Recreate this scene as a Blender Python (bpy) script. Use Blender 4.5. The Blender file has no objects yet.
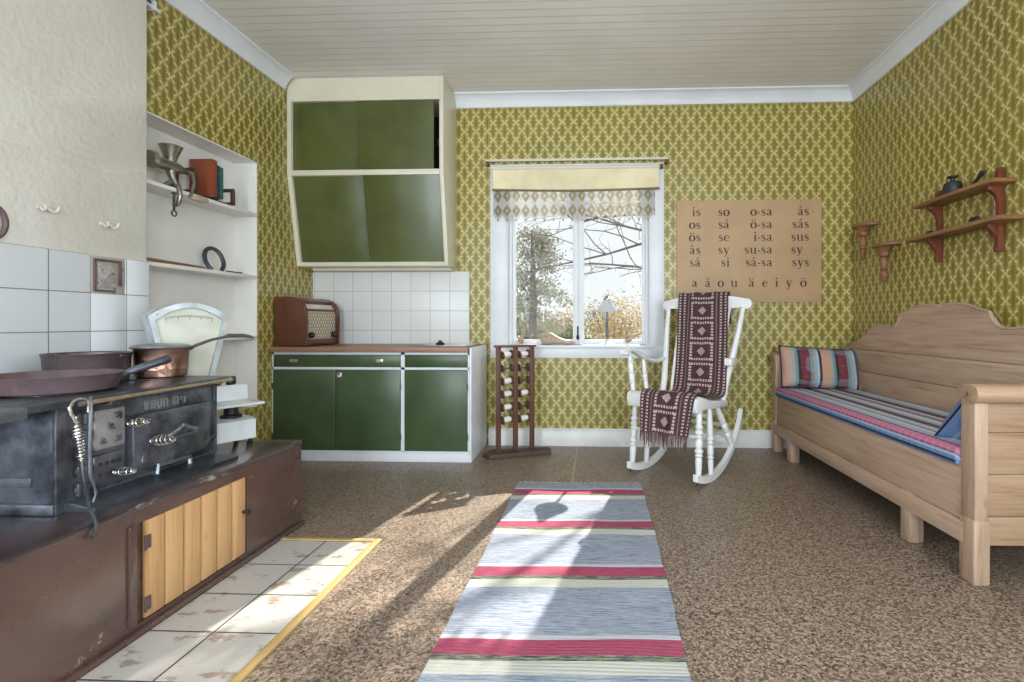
import bpy, bmesh, math, random
from mathutils import Vector, Matrix
random.seed(7)
R = math.radians
SC = bpy.context.scene
C = SC.collection
V3 = Vector

# ------------------------------------------------------------------ camera, sky, sun, daylight, exposure
cam_d = bpy.data.cameras.new('camera')
cam = bpy.data.objects.new('camera', cam_d)
C.objects.link(cam)
cam.location = (0, 0, 1.0)
cam.rotation_euler = (R(90), 0, math.atan(21 / 512))
cam_d.sensor_width = 36
cam_d.lens = 18.0
cam_d.shift_x = -0.0625
cam_d.shift_y = -0.01855
cam_d.clip_start = 0.05
SC.camera = cam

world = bpy.data.worlds.new('sky')
SC.world = world
world.use_nodes = True
wn = world.node_tree
bg = wn.nodes['Background']
bg.inputs['Color'].default_value = (0.93, 0.96, 1.0, 1)
bg.inputs['Strength'].default_value = 1.05

sun_d = bpy.data.lights.new('sun', 'SUN')
sun_d.energy = 11.0
sun_d.angle = R(0.53)
sun_d.color = (1.0, 0.94, 0.84)
sun = bpy.data.objects.new('sun', sun_d)
C.objects.link(sun)
sun.rotation_euler = V3((-0.22, -1.0, -0.73)).to_track_quat('-Z', 'Y').to_euler()

def daylight(name, loc, aim, w, h, power, col=(0.83, 0.915, 1.0)):
    d = bpy.data.lights.new(name, 'AREA')
    d.shape = 'RECTANGLE'
    d.size, d.size_y = w, h
    d.energy = power
    d.color = col
    o = bpy.data.objects.new(name, d)
    C.objects.link(o)
    o.location = loc
    o.rotation_euler = V3(aim).to_track_quat('-Z', 'Y').to_euler()
    return o
# added daylight lamps outside unseen windows (behind the camera and in the right wall)
daylight('daylight_lamp_front', (-1.2, -1.95, 1.5), (0, 1, 0), 1.3, 1.8, 135)
daylight('daylight_lamp_front', (1.2, -1.95, 1.5), (0, 1, 0), 1.3, 1.8, 135)
daylight('daylight_lamp_right', (2.27, -0.85, 1.55), (-1, 0, 0), 1.2, 1.5, 38)
daylight('daylight_lamp_right', (2.27, 0.85, 1.55), (-1, 0, 0), 1.2, 1.5, 38)

SC.view_settings.view_transform = 'Standard'
SC.view_settings.look = 'None'
SC.view_settings.gamma = 1.0
SC.view_settings.use_curve_mapping = False
SC.view_settings.exposure = 0.0

# ------------------------------------------------------------------ node helpers
def s2l(v):
    v /= 255.0
    return v / 12.92 if v <= 0.04045 else ((v + 0.055) / 1.055) ** 2.4
def rgb(r, g, b):
    return (s2l(r), s2l(g), s2l(b), 1.0)

class NV:
    """a node-graph number with operators"""
    def __init__(s, nt, k): s.nt, s.k = nt, k
    def op(s, o, *a):
        n = s.nt.nodes.new('ShaderNodeMath'); n.operation = o
        for i, v in enumerate((s,) + a):
            if isinstance(v, NV): s.nt.links.new(v.k, n.inputs[i])
            else: n.inputs[i].default_value = v
        return NV(s.nt, n.outputs[0])
    def __add__(s, b): return s.op('ADD', b)
    __radd__ = __add__
    def __sub__(s, b): return s.op('SUBTRACT', b)
    def __rsub__(s, b): return s.op('MULTIPLY', -1.0).op('ADD', b)
    def __mul__(s, b): return s.op('MULTIPLY', b)
    __rmul__ = __mul__
    def __truediv__(s, b): return s.op('DIVIDE', b)
    def abs(s): return s.op('ABSOLUTE')
    def pp(s, b): return s.op('PINGPONG', b)
    def mod(s, b): return s.op('FLOORED_MODULO', b)
    def lt(s, b): return s.op('LESS_THAN', b)
    def gt(s, b): return s.op('GREATER_THAN', b)
    def mn(s, b): return s.op('MINIMUM', b)
    def mx(s, b): return s.op('MAXIMUM', b)
    def sqrt(s): return s.op('SQRT')
    def floor(s): return s.op('FLOOR')
    def ss(s, a, b):
        n = s.nt.nodes.new('ShaderNodeMapRange'); n.interpolation_type = 'SMOOTHSTEP'
        s.nt.links.new(s.k, n.inputs[0])
        lo, hi, o0, o1 = (a, b, 0.0, 1.0) if a < b else (b, a, 1.0, 0.0)
        for i, v in ((1, lo), (2, hi), (3, o0), (4, o1)): n.inputs[i].default_value = v
        return NV(s.nt, n.outputs[0])

class Mat:
    def __init__(s, name, col=(0.5, 0.5, 0.5, 1), rough=0.5, metal=0.0, spec=0.5):
        s.m = bpy.data.materials.new(name); s.m.use_nodes = True
        s.nt = s.m.node_tree
        s.b = s.nt.nodes['Principled BSDF']
        s.b.inputs['Base Color'].default_value = col
        s.b.inputs['Roughness'].default_value = rough
        s.b.inputs['Metallic'].default_value = metal
        s.b.inputs['Specular IOR Level'].default_value = spec
        s.m.diffuse_color = col
    def node(s, t, **kw):
        n = s.nt.nodes.new(t)
        for k, v in kw.items(): setattr(n, k, v)
        return n
    def link(s, a, b): s.nt.links.new(a.k if isinstance(a, NV) else a, b)
    def coords(s, kind='Object'):
        return s.node('ShaderNodeTexCoord').outputs[kind]
    def xyz(s, kind='Object'):
        n = s.node('ShaderNodeSeparateXYZ'); s.link(s.coords(kind), n.inputs[0])
        return [NV(s.nt, n.outputs[i]) for i in range(3)]
    def noise(s, scale=5, detail=4, rough=0.55, stretch=(1, 1, 1), kind='Object', dist=0.0):
        mp = s.node('ShaderNodeMapping'); mp.inputs['Scale'].default_value = stretch
        s.link(s.coords(kind), mp.inputs[0])
        n = s.node('ShaderNodeTexNoise')
        n.inputs['Scale'].default_value = scale; n.inputs['Detail'].default_value = detail
        n.inputs['Roughness'].default_value = rough; n.inputs['Distortion'].default_value = dist
        s.link(mp.outputs[0], n.inputs['Vector'])
        return NV(s.nt, n.outputs[0])
    def voronoi(s, scale, stretch=(1, 1, 1), kind='Object'):
        mp = s.node('ShaderNodeMapping'); mp.inputs['Scale'].default_value = stretch
        s.link(s.coords(kind), mp.inputs[0])
        n = s.node('ShaderNodeTexVoronoi'); n.inputs['Scale'].default_value = scale
        s.link(mp.outputs[0], n.inputs['Vector'])
        return NV(s.nt, n.outputs['Distance']), n.outputs['Color']
    def ramp(s, f, stops, interp='LINEAR'):
        n = s.node('ShaderNodeValToRGB'); n.color_ramp.interpolation = interp
        e = n.color_ramp.elements
        while len(e) < len(stops): e.new(0.5)
        for i, (p, c) in enumerate(stops):
            e[i].position = p; e[i].color = c
        s.link(f, n.inputs[0]); return n.outputs[0]
    def mix(s, f, a, b):
        n = s.node('ShaderNodeMix'); n.data_type = 'RGBA'
        if isinstance(f, NV): s.link(f, n.inputs[0])
        else: n.inputs[0].default_value = f
        for v, k in ((a, 6), (b, 7)):
            if isinstance(v, tuple): n.inputs[k].default_value = v
            else: s.link(v, n.inputs[k])
        return n.outputs[2]
    def color(s, c): s.link(c, s.b.inputs['Base Color']); return s
    def rough(s, f): s.link(f, s.b.inputs['Roughness']); return s
    def bump(s, h, strength=0.3, dist=0.002):
        n = s.node('ShaderNodeBump'); n.inputs['Strength'].default_value = strength; n.inputs['Distance'].default_value = dist
        s.link(h, n.inputs['Height']); s.link(n.outputs[0], s.b.inputs['Normal']); return s

def paint(name, col, rough=0.4, wear=None, wear_amt=0.0, var=0.06, spec=0.5, bump=0.05, wscale=14):
    m = Mat(name, col, rough, spec=spec)
    n = m.noise(4, 4)
    dark = tuple(x * (1 - 2.5 * var) for x in col[:3]) + (1,)
    lite = tuple(min(1, x * (1 + var)) for x in col[:3]) + (1,)
    cc = m.mix(n.ss(0.3, 0.7), dark, lite)
    if wear:
        w = m.noise(wscale, 8, 0.7)
        cc = m.mix(w.ss(0.74 - wear_amt, 0.78 - wear_amt), cc, wear)
    m.color(cc)
    if bump: m.bump(m.noise(60, 3), bump, 0.002)
    return m.m

def wood(name, light, dark, axis=1, rough=0.5, scale=1.0, knots=True, spec=0.4):
    m = Mat(name, light, rough, spec=spec)
    st = [14, 14, 14]; st[axis] = 1.0
    n = m.noise(2.2 * scale, 6, 0.6, st, dist=0.6)
    st2 = [70, 70, 70]; st2[axis] = 2.0
    n2 = m.noise(2.0 * scale, 3, 0.6, st2)
    f = n * 0.65 + n2 * 0.35
    cc = m.ramp(f, [(0.30, dark), (0.46, tuple((a * 2 + b) / 3 for a, b in zip(light, dark))), (0.62, light)])
    if knots:
        st3 = [3.2, 3.2, 3.2]; st3[axis] = 1.4
        d, _ = m.voronoi(1.6 * scale, st3)
        cc = m.mix(d.ss(0.09, 0.02) * 0.7, cc, tuple(x * 0.45 for x in dark[:3]) + (1,))
    m.color(cc)
    m.bump(n2, 0.12, 0.002)
    return m.m

def metal(name, col, rough=0.4, rust=None, amt=0.0, scale=9, metallic=1.0, lo=0.7, hi=1.2):
    m = Mat(name, col, rough, metallic)
    n = m.noise(scale, 6, 0.65)
    cc = m.mix(n.ss(0.3, 0.7), tuple(x * lo for x in col[:3]) + (1,), tuple(min(1, x * hi) for x in col[:3]) + (1,))
    if rust:
        k = m.noise(scale * 1.7, 7, 0.7).ss(0.62 - amt, 0.72 - amt)
        cc = m.mix(k, cc, rust)
        m.link(1.0 * metallic - k * (0.8 * metallic), m.b.inputs['Metallic'])
        m.rough(k * (0.8 - rough) + rough)
    m.color(cc)
    m.bump(m.noise(70, 3), 0.12, 0.001)
    return m.m

M = {}
# wallpaper: staggered ogee lattice of cream lines over an olive ground with darker sprigs
def wallpaper():
    m = Mat('wallpaper_olive', rough=0.36, spec=0.6)
    u, v, _ = m.xyz('UV')
    P, Q = 0.094, 0.138
    a = (u / (P / 2)).pp(1.0); b = (v / (Q / 2)).pp(1.0)
    t = b * 2.0 - 1.0
    h = t * 0.22 + t * t * t * 0.78
    d = (a - (h * 0.5 + 0.5)).abs()
    w = t.abs()
    line = d.ss(0.21, 0.05) * (w * 0.62 + 0.40)
    da = (t.abs() - 0.52).abs() / 0.22
    dots = ((d - 0.14).abs() / 0.14 + da).ss(1.1, 0.5)
    line = line * ((b * 12.5).op('SINE') * 0.22 + 0.82)
    line = line.mx(dots * 0.95)
    a1 = 1.0 - a; b1 = (b * 1.25)
    a2 = a; b2 = (1.0 - b) * 1.25
    r1 = (a1 * a1 * 2.2 + b1 * b1).sqrt(); r2 = (a2 * a2 * 2.2 + b2 * b2).sqrt()
    rr = r1.mn(r2)
    sprig = rr.ss(0.78, 0.28) * (m.noise(150, 2, kind='UV') * 1.0 + 0.3)
    sel = r1.lt(r2)
    av = sel * a1 + (1.0 - sel) * a2; bv = sel * b1 + (1.0 - sel) * b2
    chev = ((av * 1.5 - bv * 1.7) * 13.0).op('SINE') * 0.5 + 0.5
    strp = (av * 9.0 + 0.9).op('COSINE') * 0.5 + 0.5
    sprig = rr.ss(0.90, 0.45) * (strp * 0.75 + chev * 0.35)
    stem = (a1.mn(a2)).ss(0.16, 0.05) * rr.ss(1.0, 0.6)
    n = m.noise(3.0, 4, kind='UV')
    base = m.mix(n.ss(0.3, 0.7), rgb(150, 134, 54), rgb(162, 146, 68))
    c1 = m.mix((sprig * 0.80 + stem * 0.15).mn(1.0), base, rgb(90, 78, 20))
    c2 = m.mix(line.mn(1.0) * 0.85, c1, rgb(228, 218, 164))
    m.color(c2)
    m.bump(line, 0.08, 0.001)
    return m.m
M['wallpaper'] = wallpaper()

def tiles(name, size_u, size_v, off_u, off_v, col, grout, g=0.0035, rough=0.12, blotch=None, tint=None):
    m = Mat(name, col, rough)
    u, v, _ = m.xyz('UV')
    fu = ((u - off_u) / size_u); fv = ((v - off_v) / size_v)
    du = (fu.mod(1.0) - 0.5).abs() * -1.0 + 0.5
    dv = (fv.mod(1.0) - 0.5).abs() * -1.0 + 0.5
    gl = (du * size_u).mn(dv * size_v)
    k = gl.ss(g * 0.7, g * 0.4)
    wn_ = m.node('ShaderNodeTexWhiteNoise'); wn_.noise_dimensions = '2D'
    cb = m.node('ShaderNodeCombineXYZ'); m.link(fu.floor(), cb.inputs[0]); m.link(fv.floor(), cb.inputs[1]); m.link(cb.outputs[0], wn_.inputs[0])
    rv = NV(m.nt, wn_.outputs[0])
    cc = m.mix(rv, col, tint or tuple(x * 0.94 for x in col[:3]) + (1,))
    if blotch:
        z = m.noise(9, 5, 0.6, (1, 1.8, 1), 'UV')
        cc = m.mix(z.ss(0.56, 0.63) * 0.8, cc, blotch)
        z2 = m.noise(22, 6, 0.7, (1, 1.6, 1), 'UV')
        cc = m.mix(z2.ss(0.6, 0.72) * 0.35, cc, blotch)
    m.color(m.mix(k, cc, grout))
    m.rough(k * 0.6 + rough)
    m.bump(gl.ss(0.0, g * 1.3) + m.noise(5, 2, kind='UV') * 0.4, 0.35, 0.002)
    return m.m
M['wall_tile'] = tiles('white_wall_tile', 0.170, 0.1672, 2.422 - 0.122 - 0.170 * 20, 1.294 - 0.1672 * 12, rgb(222, 224, 228), rgb(120, 116, 112))
M['back_tile'] = tiles('white_back_tile', 0.161, 0.161, -1.04 - 0.161 * 12, 1.413 - 0.161 * 12, rgb(224, 223, 222), rgb(168, 160, 150), g=0.003, rough=0.32)
M['hearth_tile'] = tiles('hearth_floor_tile', 0.215, 0.2275, -1.228 - 0.215 * 4, 2.275 - 0.2275 * 12, rgb(190, 185, 180), rgb(66, 58, 52), g=0.006, rough=0.25, blotch=rgb(150, 128, 110))

def plaster():
    m = Mat('glossy_white_plaster', rgb(226, 221, 206), 0.3)
    _, _, z = m.xyz('Object')
    g = (z + m.noise(1.2, 2) * 0.5).ss(1.75, 2.25)
    m.rough(g * 0.35 + 0.16)
    m.color(m.mix(m.noise(3, 4).ss(0.35, 0.7), rgb(220, 213, 203), rgb(228, 222, 213)))
    m.b.inputs['Coat Weight'].default_value = 0.8; m.b.inputs['Coat IOR'].default_value = 1.8; m.b.inputs['Coat Roughness'].default_value = 0.12
    m.bump(m.noise(34, 5, 0.6) + m.noise(9, 3) * 0.5, 0.75, 0.006)
    return m.m
M['plaster'] = plaster()
M['white_paint'] = paint('white_paint', rgb(227, 229, 234), 0.35, var=0.02)
M['alcove_paint'] = paint('alcove_white_paint', rgb(236, 233, 228), 0.45, var=0.02)
M['cream_paint'] = paint('cream_paint', rgb(218, 211, 190), 0.35, var=0.02)
M['chair_paint'] = paint('chair_white_paint', rgb(236, 236, 236), 0.3, rgb(120, 95, 75), 0.0, var=0.02)
M['skirting'] = paint('skirting_paint', rgb(226, 226, 224), 0.35, rgb(120, 110, 100), 0.01, wscale=20)
M['green_upper'] = paint('green_cabinet_paint', rgb(84, 90, 46), 0.28, var=0.08)
M['green_base'] = paint('green_base_paint', rgb(68, 86, 56), 0.34, var=0.08)
M['dark_gap'] = paint('dark_interior', rgb(40, 34, 30), 0.8)
M['red'] = paint('red_plastic', rgb(190, 40, 45), 0.4)
M['hook_paint'] = paint('hook_white_paint', rgb(206, 198, 188), 0.4, var=0.02)
M['black'] = paint('black_rubber', rgb(28, 27, 26), 0.5)
M['steel'] = metal('steel', (0.62, 0.62, 0.6, 1), 0.28)
M['chrome'] = metal('bright_wire', (0.75, 0.74, 0.72, 1), 0.22)
M['brass_rail'] = metal('worn_brass', (0.62, 0.52, 0.40, 1), 0.32)
M['iron'] = metal('cast_iron', (0.13, 0.138, 0.165, 1), 0.32, rgb(104, 78, 66), 0.0, metallic=0.7, lo=0.35, hi=1.7)
M['iron_dark'] = metal('dark_iron', (0.075, 0.08, 0.095, 1), 0.34, rgb(110, 104, 108), -0.02, metallic=0.6, lo=0.5, hi=1.6)
M['black_iron'] = paint('black_iron', rgb(44, 42, 44), 0.5)
M['iron_grey'] = metal('grey_iron', (0.34, 0.33, 0.325, 1), 0.5, rgb(120, 90, 70), 0.02, metallic=0.5)
M['iron_edge'] = metal('worn_iron_edge', (0.22, 0.24, 0.28, 1), 0.35, metallic=0.8)
M['rusty'] = metal('rusty_iron', (0.15, 0.105, 0.11, 1), 0.5, rgb(108, 80, 80), 0.10, scale=9, metallic=0.35)
M['pot'] = metal('dark_pot_iron', (0.13, 0.10, 0.105, 1), 0.4, rgb(92, 66, 60), 0.06, metallic=0.5)
M['copper'] = metal('worn_copper', (0.46, 0.27, 0.20, 1), 0.32, rgb(88, 62, 54), 0.06, scale=6)
M['tin'] = metal('tin_lid', (0.42, 0.45, 0.46, 1), 0.35)
M['pewter'] = metal('pewter_grey', (0.40, 0.38, 0.33, 1), 0.36, rgb(88, 78, 62), 0.02)
M['scale_grey'] = metal('scale_grey_enamel', (0.52, 0.56, 0.58, 1), 0.3, metallic=0.3)
M['scale_white'] = paint('scale_white_enamel', rgb(220, 224, 226), 0.25)
M['pine'] = wood('pine', rgb(194, 165, 143), rgb(150, 118, 95), 1, 0.55)
M['pine_x'] = wood('pine_across', rgb(182, 150, 122), rgb(134, 103, 78), 0, 0.55)
M['pine_z'] = wood('pine_upright', rgb(194, 165, 142), rgb(140, 110, 88), 2, 0.55)
M['door_pine'] = wood('yellow_pine', rgb(216, 172, 122), rgb(178, 128, 82), 2, 0.4, 0.9)
M['brown_wood'] = wood('dark_brown_wood', rgb(118, 74, 54), rgb(70, 40, 30), 2, 0.4, knots=False)
M['rack_wood'] = wood('rack_brown_wood', rgb(112, 74, 58), rgb(64, 40, 34), 2, 0.45, knots=False)
M['dark_wood'] = wood('weathered_dark_wood', rgb(92, 68, 58), rgb(52, 38, 34), 0, 0.6, knots=False)
M['radio_wood'] = wood('walnut_veneer', rgb(104, 62, 48), rgb(62, 35, 28), 2, 0.28, 0.7, knots=False)
M['shelf_wood'] = wood('shelf_brown_wood', rgb(148, 106, 72), rgb(104, 68, 44), 1, 0.4, knots=False)
M['red_wood'] = wood('red_brown_wood', rgb(122, 66, 44), rgb(82, 38, 26), 2, 0.32, knots=False)
M['top_wood'] = wood('worktop_wood', rgb(158, 122, 100), rgb(116, 82, 64), 0, 0.4, knots=False)
M['last_wood'] = wood('last_beech', rgb(192, 168, 148), rgb(152, 126, 108), 0, 0.5, knots=False)
M['edge_wood'] = wood('edge_strip_wood', rgb(196, 166, 110), rgb(150, 116, 70), 1, 0.45, knots=False)
M['thread'] = paint('white_thread', rgb(228, 222, 214), 0.8)
M['board'] = paint('brown_card', rgb(192, 158, 122), 0.6, var=0.03)
M['ink'] = paint('dark_ink', rgb(48, 32, 28), 0.6)
M['leather_red'] = paint('red_brown_binding', rgb(142, 72, 46), 0.4)
M['teal'] = paint('teal_binding', rgb(36, 104, 104), 0.45)
M['navy'] = paint('navy_binding', rgb(36, 50, 70), 0.45)
M['paper'] = paint('paper', rgb(214, 200, 172), 0.8)
M['cord_brown'] = paint('brown_rim', rgb(112, 72, 54), 0.5)
M['blind'] = paint('cream_blind', rgb(236, 222, 184), 0.8, bump=0.02)
M['blind_bar'] = paint('blind_bar', rgb(128, 112, 80), 0.6)
M['hatch_mortar'] = paint('grey_mortar', rgb(178, 168, 156), 0.9, rgb(112, 98, 88), 0.12, bump=0.8, wscale=20)
M['hatch_plate'] = metal('rusted_hatch', (0.45, 0.42, 0.40, 1), 0.6, rgb(126, 86, 66), 0.08, scale=26, metallic=0.3)

def ceiling_mat():
    m = Mat('white_ceiling_boards', rgb(226, 222, 212), 0.4)
    u, v, _ = m.xyz('UV')
    f = (v / 0.075).mod(1.0)
    g = (f - 0.5).abs().ss(0.47, 0.495)
    bead = (f - 0.12).abs().ss(0.05, 0.0)
    cc = m.mix(m.noise(2.5, 4, kind='UV').ss(0.3, 0.7), rgb(232, 227, 222), rgb(238, 234, 230))
    m.color(m.mix(g * 0.35, cc, rgb(150, 144, 138)))
    m.bump(1.0 - g - bead * 0.3, 0.9, 0.008)
    return m.m
M['ceiling'] = ceiling_mat()

def floor_mat():
    m = Mat('brown_cork_linoleum', rough=0.36, spec=0.4)
    d, col = m.voronoi(150, kind='UV')
    sp = m.node('ShaderNodeSeparateColor'); m.link(col, sp.inputs[0])
    r = NV(m.nt, sp.outputs[0])
    n = m.noise(60, 5, 0.75, kind='UV')
    f = r * 0.55 + n * 0.70
    cc = m.ramp(f, [(0.34, rgb(64, 53, 47)), (0.50, rgb(114, 97, 84)), (0.66, rgb(137, 118, 103)), (0.85, rgb(170, 152, 135))])
    big = m.noise(1.6, 4, kind='UV').ss(0.3, 0.75)
    cc = m.mix(big * 0.16, cc, rgb(108, 86, 72))
    u, v, _ = m.xyz('UV')
    seam = (u + 0.155).abs().ss(0.006, 0.003)
    m.color(m.mix(seam * 0.55, cc, rgb(200, 180, 150)))
    m.rough(n * 0.25 + 0.24)
    m.bump(n, 0.12, 0.001)
    return m.m
M['floor'] = floor_mat()

def hearth_brown():
    m = Mat('brown_gloss_paint', rough=0.24)
    n = m.noise(3, 5)
    cc = m.mix(n.ss(0.3, 0.7), rgb(80, 58, 53), rgb(98, 73, 67))
    w = m.noise(7, 9, 0.72)
    cc = m.mix(w.ss(0.66, 0.70), cc, rgb(176, 150, 128))
    m.color(cc); m.rough(m.noise(4, 5) * 0.3 + 0.12)
    m.b.inputs['Coat Weight'].default_value = 0.6; m.b.inputs['Coat IOR'].default_value = 1.7; m.b.inputs['Coat Roughness'].default_value = 0.15
    m.bump(m.noise(12, 4), 0.22, 0.006)
    return m.m
M['hearth'] = hearth_brown()
def hearth_top():
    m = Mat('sooty_hearth_top', rough=0.3)
    n = m.noise(4, 6, 0.65, (1, 0.4, 1))
    cc = m.mix(n.ss(0.35, 0.65), rgb(54, 43, 44), rgb(86, 69, 68))
    w = m.noise(8, 9, 0.75, (1.8, 0.5, 1))
    cc = m.mix(w.ss(0.60, 0.66), cc, rgb(176, 168, 170))
    m.color(cc); m.bump(m.noise(14, 4), 0.2, 0.004)
    m.b.inputs['Coat Weight'].default_value = 0.6; m.b.inputs['Coat IOR'].default_value = 1.7; m.b.inputs['Coat Roughness'].default_value = 0.15
    return m.m
M['hearth_top'] = hearth_top()

def rug_mat():
    m = Mat('rag_rug_weave', rough=0.9, spec=0.1)
    x, y, _ = m.xyz('Object')          # origin at the far end, y runs toward the viewer as negative
    t = (x * 0.03 - y + m.noise(3, 2, stretch=(1, 1, 1)) * 0.012) - 0.034
    p = ((t - 0.10) / 0.476).mod(1.0)
    streak = m.noise(3.0, 5, 0.8, (2, 90, 1))
    streak2 = m.noise(2.0, 3, 0.7, (9, 160, 1))
    blue = m.ramp(streak * 0.6 + streak2 * 0.4, [(0.36, rgb(70, 78, 98)), (0.46, rgb(124, 132, 152)), (0.56, rgb(178, 182, 190)), (0.64, rgb(96, 104, 126))])
    pink = m.mix(streak2.ss(0.4, 0.6), rgb(150, 66, 92), rgb(172, 88, 110))
    dk = m.mix(streak2.ss(0.45, 0.55), rgb(56, 66, 84), rgb(150, 152, 120))
    cream = m.mix(streak.ss(0.4, 0.6), rgb(184, 182, 170), rgb(198, 197, 190))
    def band(a, b): return p.gt(a) * p.lt(b)
    c = blue
    c = m.mix(band(0.0, 0.16), c, pink)
    c = m.mix(band(0.16, 0.215), c, dk)
    c = m.mix(band(0.215, 0.34), c, cream)
    c = m.mix(band(0.955, 1.0), c, rgb(186, 186, 192))
    m.color(c)
    m.bump(streak2 + (y * 420.0).op('SINE') * 0.3, 0.5, 0.003)
    return m.m
M['rug'] = rug_mat()
M['rug_fringe'] = paint('rug_fringe', rgb(210, 208, 206), 0.9)

def throw_mat():
    m = Mat('brown_patterned_throw', rough=0.95, spec=0.05)
    u, v, _ = m.xyz('UV')                # u: -0.5..0.5 over the width, v: metres along
    au = u.abs()
    dark, lite = rgb(70, 50, 54), rgb(206, 190, 182)
    def inb(q, a, b): return q.gt(a) * q.lt(b)
    cell = (v / 0.021).mod(1.0)
    dash = (cell - 0.5).abs().lt(0.26)
    cols = (inb(au, 0.440, 0.475) + inb(au, 0.345, 0.385)) * dash
    # repeated squares up the middle
    L = 0.150
    q = ((v / L).mod(1.0) - 0.5) * L
    W = 0.42
    x = u * W
    ax, aq = x.abs(), q.abs()
    inner = ax.lt(0.125)
    fr = ((ax - 0.086).abs().lt(0.009) * aq.lt(0.066)).mx((aq - 0.058).abs().lt(0.008) * ax.lt(0.096))
    dd = ((x / 0.021).mod(1.0) - 0.5).abs().lt(0.32).mx(0.0)
    dq = ((q / 0.021).mod(1.0) - 0.5).abs().lt(0.32)
    frame = fr * (((ax - 0.086).abs().lt(0.009) * dq).mx((aq - 0.058).abs().lt(0.008) * dd))
    dia = (ax * 1.0 + aq * 1.1)
    chk = (((x + q) / 0.0125).mod(1.0).lt(0.42)).mx(((x - q) / 0.0125).mod(1.0).lt(0.42))
    diamond = dia.lt(0.036) * chk
    edge = (au - 0.285).abs().lt(0.008)
    k = (cols + frame * inner + diamond + edge * 0.35).mn(1.0)
    wv = m.noise(180, 2, kind='UV')
    cc = m.mix(wv, dark, rgb(92, 66, 70))
    cc = m.mix(k * 0.78, cc, lite)
    m.color(cc); m.bump(wv + k, 0.25, 0.002)
    return m.m
M['throw'] = throw_mat()
M['throw_fringe'] = paint('brown_fringe', rgb(98, 66, 66), 0.95)

BLK, NVY, BLU, LBL, PCH, TEA, DRD, MAG, PNK, WHT, GRY, LIL = (rgb(40, 38, 48), rgb(52, 60, 96), rgb(104, 134, 184), rgb(168, 188, 210), rgb(198, 152, 126), rgb(112, 138, 140), rgb(112, 44, 56), rgb(150, 60, 104), rgb(196, 110, 140), rgb(214, 214, 216), rgb(160, 160, 152), rgb(150, 130, 170))
def stripes(name, axis, period, stops, cross=0.15, off=0.0, wrap=False):
    m = Mat(name, rough=0.9, spec=0.1)
    q = m.xyz('Object')
    f = (((q[0] + q[2] if wrap else q[axis]) - off) / period).mod(1.0)
    c = m.ramp(f, stops, 'CONSTANT')
    other = q[1 - axis if axis < 2 else 0]
    ck = ((other / 0.045).mod(1.0) - 0.5).abs().gt(0.25)
    c = m.mix(ck * cross, c, rgb(150, 176, 196))
    c = m.mix(m.noise(120, 2).ss(0.35, 0.65) * 0.07, c, rgb(230, 226, 220))
    m.color(c); m.bump(m.noise(220, 2), 0.15, 0.001)
    return m.m
M['pillow_stripe'] = stripes('striped_pillow_cloth', 0, 0.27, [(0, BLK), (0.07, PCH), (0.30, GRY), (0.38, TEA), (0.45, BLK), (0.52, DRD), (0.76, TEA), (0.84, GRY), (0.93, LBL)], 0.22, -0.03)
M['blue_stripe'] = stripes('blue_striped_cloth', 0, 0.26, [(0, NVY), (0.1, BLU), (0.32, LBL), (0.42, NVY), (0.5, BLU), (0.62, PNK), (0.7, LBL), (0.84, BLU), (0.94, NVY)], 0.2)
M['mattress_stripe'] = stripes('striped_mattress_cloth', 0, 0.60, [(0, BLU), (0.07, LBL), (0.085, MAG), (0.10, PNK), (0.17, MAG), (0.20, LBL), (0.27, WHT), (0.31, BLK), (0.325, LBL), (0.38, WHT), (0.42, BLK), (0.435, MAG), (0.455, DRD), (0.49, BLK), (0.505, LBL), (0.56, WHT), (0.63, BLK), (0.645, LIL), (0.70, WHT), (0.75, BLK), (0.765, DRD), (0.82, BLK), (0.84, LBL), (0.92, WHT)], 0.22, 0.42, True)
M['piping'] = paint('dark_piping', rgb(44, 46, 70), 0.9)

def grille_mat():
    m = Mat('radio_grille_cloth', rough=0.7)
    u, v, _ = m.xyz('UV')
    a = ((u + v * 0.62) / 0.030).mod(1.0); b = ((u - v * 0.62) / 0.030).mod(1.0)
    k = (a - 0.5).abs().gt(0.36).mx((b - 0.5).abs().gt(0.36))
    m.color(m.mix(k, rgb(216, 208, 184), rgb(132, 112, 88)))
    return m.m
M['grille'] = grille_mat()

def glass_mat(name, gloss=0.12, tint=(0.97, 0.985, 0.98, 1)):
    m = Mat(name)
    tr = m.node('ShaderNodeBsdfTransparent'); tr.inputs[0].default_value = tint
    gl = m.node('ShaderNodeBsdfGlossy'); gl.inputs['Roughness'].default_value = 0.02
    fr = m.node('ShaderNodeFresnel'); fr.inputs[0].default_value = 1.10
    mx = m.node('ShaderNodeMixShader')
    k = (NV(m.nt, fr.outputs[0]) * 0.9 + gloss * 0.005).mn(1.0)
    m.link(k, mx.inputs[0]); m.link(tr.outputs[0], mx.inputs[1]); m.link(gl.outputs[0], mx.inputs[2])
    out = m.nt.nodes['Material Output']
    m.link(mx.outputs[0], out.inputs[0])
    return m.m
M['glass'] = glass_mat('window_glass')

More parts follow.
